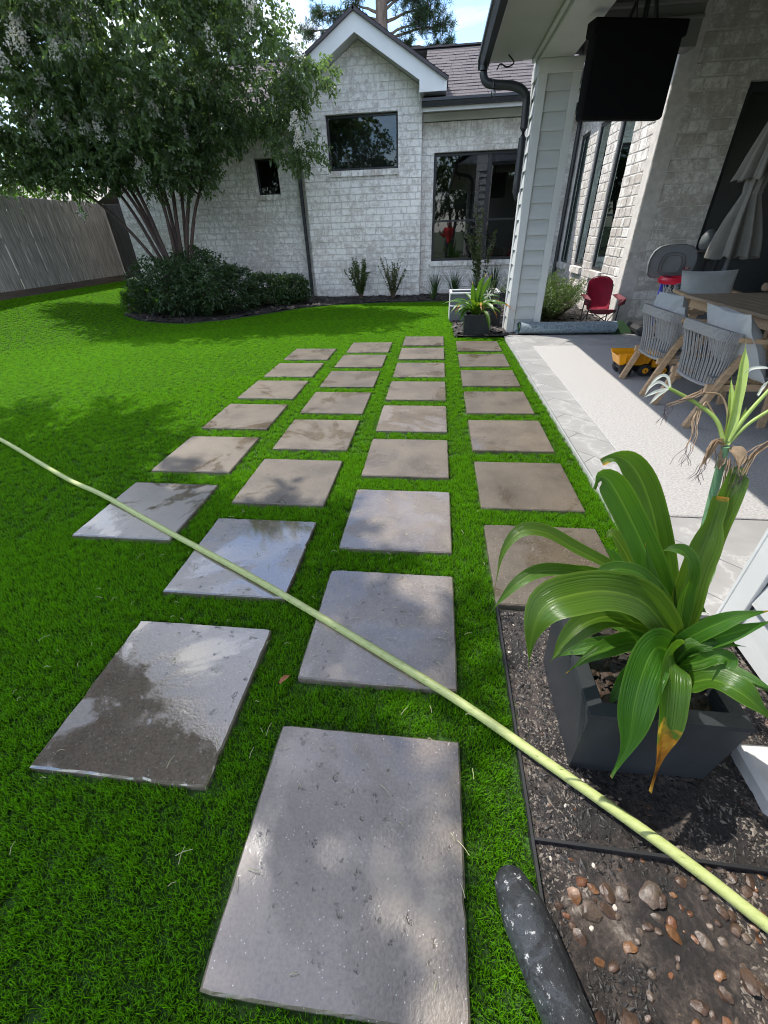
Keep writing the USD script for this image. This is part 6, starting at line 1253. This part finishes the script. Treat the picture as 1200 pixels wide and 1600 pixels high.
tree('background_tree', 'broad green tree far behind the camera beyond the lawn', (1.0, -14.0, 0.0), [(0.6, -14, 3.4), (1.6, -14.3, 3.6)], [(0.8, -14, 4.2, 2.6, 2.2, 2.0), (3.5, -14.5, 3.6, 2.2, 2, 1.8)], 700, 18, 'far_leaf', 0.22, 0.11, 'crape_bark', 9, length=0.7, r0=0.14)
# tall pine behind the roofs
pine = thing('pine_tree', 'tall pine with bare trunk rising behind the gable roof', 'tree', (-3.2, 30.0, 0.0)); pg = np.random.default_rng(17)
part(pine, 'trunk', MB().tube(curve([(-3.15, 30, 0), (-3.2, 30.05, 6), (-3.18, 30, 11), (-3.3, 30, 20), (-3.3, 30, 24)], 24), np.linspace(0.36, 0.20, 24), 14), 'pine_bark', smooth=60)
clumps = [(-1.9, 29.8, 10.6, 0.9), (-1.0, 30.2, 10.2, 0.9), (-0.3, 29.9, 9.6, 0.75), (-1.4, 29.7, 9.7, 0.7), (-1.9, 30.1, 9.15, 0.55), (-0.7, 30.3, 9.05, 0.5), (0.1, 30.0, 9.0, 0.4), (-1.2, 30, 11.4, 0.8), (-0.2, 30, 10.8, 0.6), (-4.6, 30.1, 10.6, 0.6), (-5.3, 30.0, 10.1, 0.5), (-4.9, 29.8, 9.5, 0.4), (-6.3, 30.2, 10.3, 0.6), (-7.0, 30, 9.8, 0.6), (-5.9, 29.8, 9.4, 0.45), (-6.6, 30, 9.0, 0.4), (-4.2, 30.2, 11.5, 0.6), (0.9, 30, 11.4, 0.45), (-2.3, 30, 12.2, 0.9), (-4.6, 30, 12.6, 0.9), (-0.4, 29.9, 8.6, 0.3)]
m = MB(); P = []; A = []
for x, y, z, r_ in clumps:
    st_ = np.array([-3.2, 30, min(z - 0.4, 12)]); c = limb_path(pg, st_, (x, y, z), 8, 0.12, 0.4); m.tube(c, np.linspace(0.075, 0.02, 8), 6, False)
    for q in range(int(46 * r_ * r_ * 2 + 10)):
        o = np.array([x, y, z]) + pg.normal(0, 0.42, 3) * r_ * (1, 1, 0.7); P.append(np.repeat(o[None], 26, 0)); A.append(pg.normal(size=(26, 3)) + (0, 0, 0.25))
        if q % 4 == 0: m.tube(limb_path(pg, c[-2], o, 5, 0.15), np.linspace(0.016, 0.008, 5), 4, False)
part(pine, 'branches', m, 'pine_bark', smooth=60); part(pine, 'crown', leafset(pg, np.concatenate(P), np.concatenate(A), 0.26, 0.022), 'pine_needle', kind='stuff')
tree('background_tree', 'leafy tree behind the house between the crape myrtle and the pine', (-10.5, 24.0, 0), [(-10, 24, 5), (-11.4, 24, 5.2)], [(-10.2, 24, 7.2, 2.6, 2, 2.0), (-13, 24, 6.6, 2.4, 2, 2.2), (-8.0, 24.2, 8.0, 1.2, 1.2, 1.0)], 700, 18, 'far_leaf', 0.20, 0.10, 'crape_bark', 10, length=0.6, r0=0.15)
nb = thing('neighbour_house', 'pale neighbouring roof showing just above the grey fence', 'house', (-15.5, 20.0, 0))
part(nb, 'wall', MB().box((-19, 18.6, 0), (-13.6, 23, 2.55)), 'far_wall')
part(nb, 'roof', MB().add([(-19.4, 18.2, 2.5), (-13.2, 18.2, 2.5), (-13.2, 20.8, 3.5), (-19.4, 20.8, 3.5), (-19.4, 23.4, 2.5), (-13.2, 23.4, 2.5)], [[0, 1, 2, 3], [3, 2, 5, 4], [0, 4, 5, 1]]), 'far_wall')
def mound(name, label, base, blobs, n, seed, L=0.06, W=0.032, leaf='shrub_leaf'):
    rng = np.random.default_rng(seed); t = thing(name, label, 'shrub', base); m = MB()
    tips, d = sample_blobs(rng, blobs, n, 0.55); tips = tips[tips[:, 2] > terrain(tips[:, 0], tips[:, 1]) + 0.03]; d = d[:len(tips)]
    for q in tips[:: max(1, len(tips) // 110)]: m.tube(limb_path(rng, (q[0] * 0.4 + base[0] * 0.6, q[1] * 0.4 + base[1] * 0.6, base[2]), q, 6, 0.12), np.linspace(0.010, 0.004, 6), 4, False)
    part(t, 'stems', m, 'twig'); d = tips - np.array(base); d /= np.linalg.norm(d, axis=1, keepdims=True)
    (v, f), ax = sprays(rng, tips, d, 12, 0.20, L, W, 0.1); part(t, 'foliage', (v, f), leaf, kind='stuff'); return t
mound('round_shrub', 'big dark leafy shrub mass around the foot of the crape myrtle', (-5.6, 9.85, 0.05), [(-5.9, 9.75, 0.55, 0.85, 0.75, 0.60), (-5.0, 9.75, 0.50, 0.80, 0.75, 0.58), (-5.4, 10.2, 0.70, 0.9, 0.7, 0.55), (-6.35, 9.7, 0.35, 0.45, 0.5, 0.40), (-4.5, 10.0, 0.45, 0.55, 0.6, 0.5), (-5.4, 9.45, 0.35, 1.0, 0.5, 0.35)], 2300, 60)
mound('round_shrub', 'lower dark glossy shrub right of the crape myrtle, before the downspout', (-3.95, 10.95, 0.05), [(-4.1, 10.9, 0.32, 0.6, 0.5, 0.36), (-3.6, 11.1, 0.30, 0.45, 0.45, 0.34)], 900, 61, 0.07, 0.034)
mound('round_shrub', 'pale green sprig bush at the left tip of the mulch island', (-6.55, 9.35, 0.05), [(-6.55, 9.35, 0.28, 0.22, 0.22, 0.30)], 120, 62, 0.06, 0.03, 'bright_leaf')

# ------------------------------------------------------------------ artificial turf: tufts of real blades
def tuft(seed, n, radius, h):
    rng = np.random.default_rng(seed); V, F = [], []
    for k in range(n):
        a = rng.uniform(0, 6.283); o = radius * math.sqrt(rng.uniform()) * np.array([math.cos(a), math.sin(a), 0]); L = h * rng.uniform(0.75, 1.2); az = rng.uniform(0, 6.283)
        d = np.array([math.cos(az), math.sin(az), 0]); s = np.array([-d[1], d[0], 0]); w = rng.uniform(0.0013, 0.0021) / 2; b = rng.uniform(0.1, 0.75); i = len(V)
        V += [o - s * w, o + s * w, o + d * b * L * 0.25 - s * w + (0, 0, L * 0.6), o + d * b * L * 0.25 + s * w + (0, 0, L * 0.6), o + d * b * L * 0.8 + (0, 0, L * (1 - 0.35 * b * b))]
        F += [[i, i + 1, i + 3], [i, i + 3, i + 2], [i + 2, i + 3, i + 4]]
    return np.array(V), np.array(F)
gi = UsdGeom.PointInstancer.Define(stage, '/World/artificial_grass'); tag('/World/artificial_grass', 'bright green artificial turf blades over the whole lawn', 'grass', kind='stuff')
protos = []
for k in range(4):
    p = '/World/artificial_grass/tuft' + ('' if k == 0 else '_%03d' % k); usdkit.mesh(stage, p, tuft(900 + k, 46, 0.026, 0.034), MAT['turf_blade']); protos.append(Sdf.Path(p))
gi.CreatePrototypesRel().SetTargets(protos)
gr = np.random.default_rng(99); GP, GS = [], []
def grow(x0, x1, y0, y1, step, scale, near_, far_):
    X, Y = np.meshgrid(np.arange(x0, x1, step), np.arange(y0, y1, step)); p = np.stack([X.ravel(), Y.ravel()], 1) + gr.uniform(-0.5, 0.5, (X.size, 2)) * step
    d = np.hypot(p[:, 0], p[:, 1]); p = p[(d >= near_) & (d < far_)]
    ok = contains_xy(LAWN, p[:, 0], p[:, 1]) & ~contains_xy(HOUSE_BED, p[:, 0], p[:, 1]); mg = 0.002 + 0.008 * scale
    for px, py in paver_rects: ok &= ~((p[:, 0] > px - mg) & (p[:, 0] < px + PW + mg) & (p[:, 1] > py - mg) & (p[:, 1] < py + PD + mg))
    ok &= ~((p[:, 0] > 0.32 - mg) & (p[:, 1] < 1.345 + mg)) & ~((p[:, 0] > 1.07 - mg)); p = p[ok]
    GP.append(np.column_stack([p, terrain(p[:, 0], p[:, 1]) - 0.030])); GS.append(np.full(len(p), scale))
grow(-3.2, 1.1, -0.3, 3.0, 0.026, 1.0, 0.0, 2.9)
grow(-5.6, 1.1, -0.3, 5.6, 0.036, 1.15, 2.9, 5.4)
grow(-9.4, 1.1, -1.0, 9.2, 0.040, 1.35, 5.4, 9.0)
grow(-9.45, 1.1, -1.0, 13.6, 0.050, 1.55, 9.0, 16.5)
GP = np.concatenate(GP); GS = np.concatenate(GS); n = len(GP)
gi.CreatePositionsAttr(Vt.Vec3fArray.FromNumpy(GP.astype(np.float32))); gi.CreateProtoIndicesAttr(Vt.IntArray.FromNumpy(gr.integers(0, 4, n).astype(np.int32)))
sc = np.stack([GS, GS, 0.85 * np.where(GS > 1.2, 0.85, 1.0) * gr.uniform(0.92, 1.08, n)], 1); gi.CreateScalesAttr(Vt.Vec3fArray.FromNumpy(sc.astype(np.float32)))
hz = gr.uniform(0, np.pi, n); gi.CreateOrientationsAttr(Vt.QuathArray([Gf.Quath(float(math.cos(a)), 0, 0, float(math.sin(a))) for a in hz]))
dl = single('fallen_leaf', strap([(-0.53, 0.875, 0.012), (-0.515, 0.89, 0.022), (-0.50, 0.915, 0.012)], 0.018, (0, 0, 1), 0.4, n=10)[0], 'dead_leaf', 'curled brown dead leaf lying on the turf between two pavers', 'leaf', smooth=True)
sb = thing('straw_bits', 'dry straw and grass clippings strewn on the near turf', 'straw', (0, 0, 0)); m = MB(); sr = np.random.default_rng(5)
for k in range(120):
    x, y = sr.uniform(-1.6, 0.3), sr.uniform(0.15, 2.2)
    a = sr.uniform(0, 6.28); L = sr.uniform(0.015, 0.045); m.tube([(x, y, 0.010), (x + L * math.cos(a) * 0.5, y + L * math.sin(a) * 0.5, 0.016), (x + L * math.cos(a), y + L * math.sin(a), 0.009)], 0.0009, 4, False)
part(sb, 'straw', m, 'straw', kind='stuff')
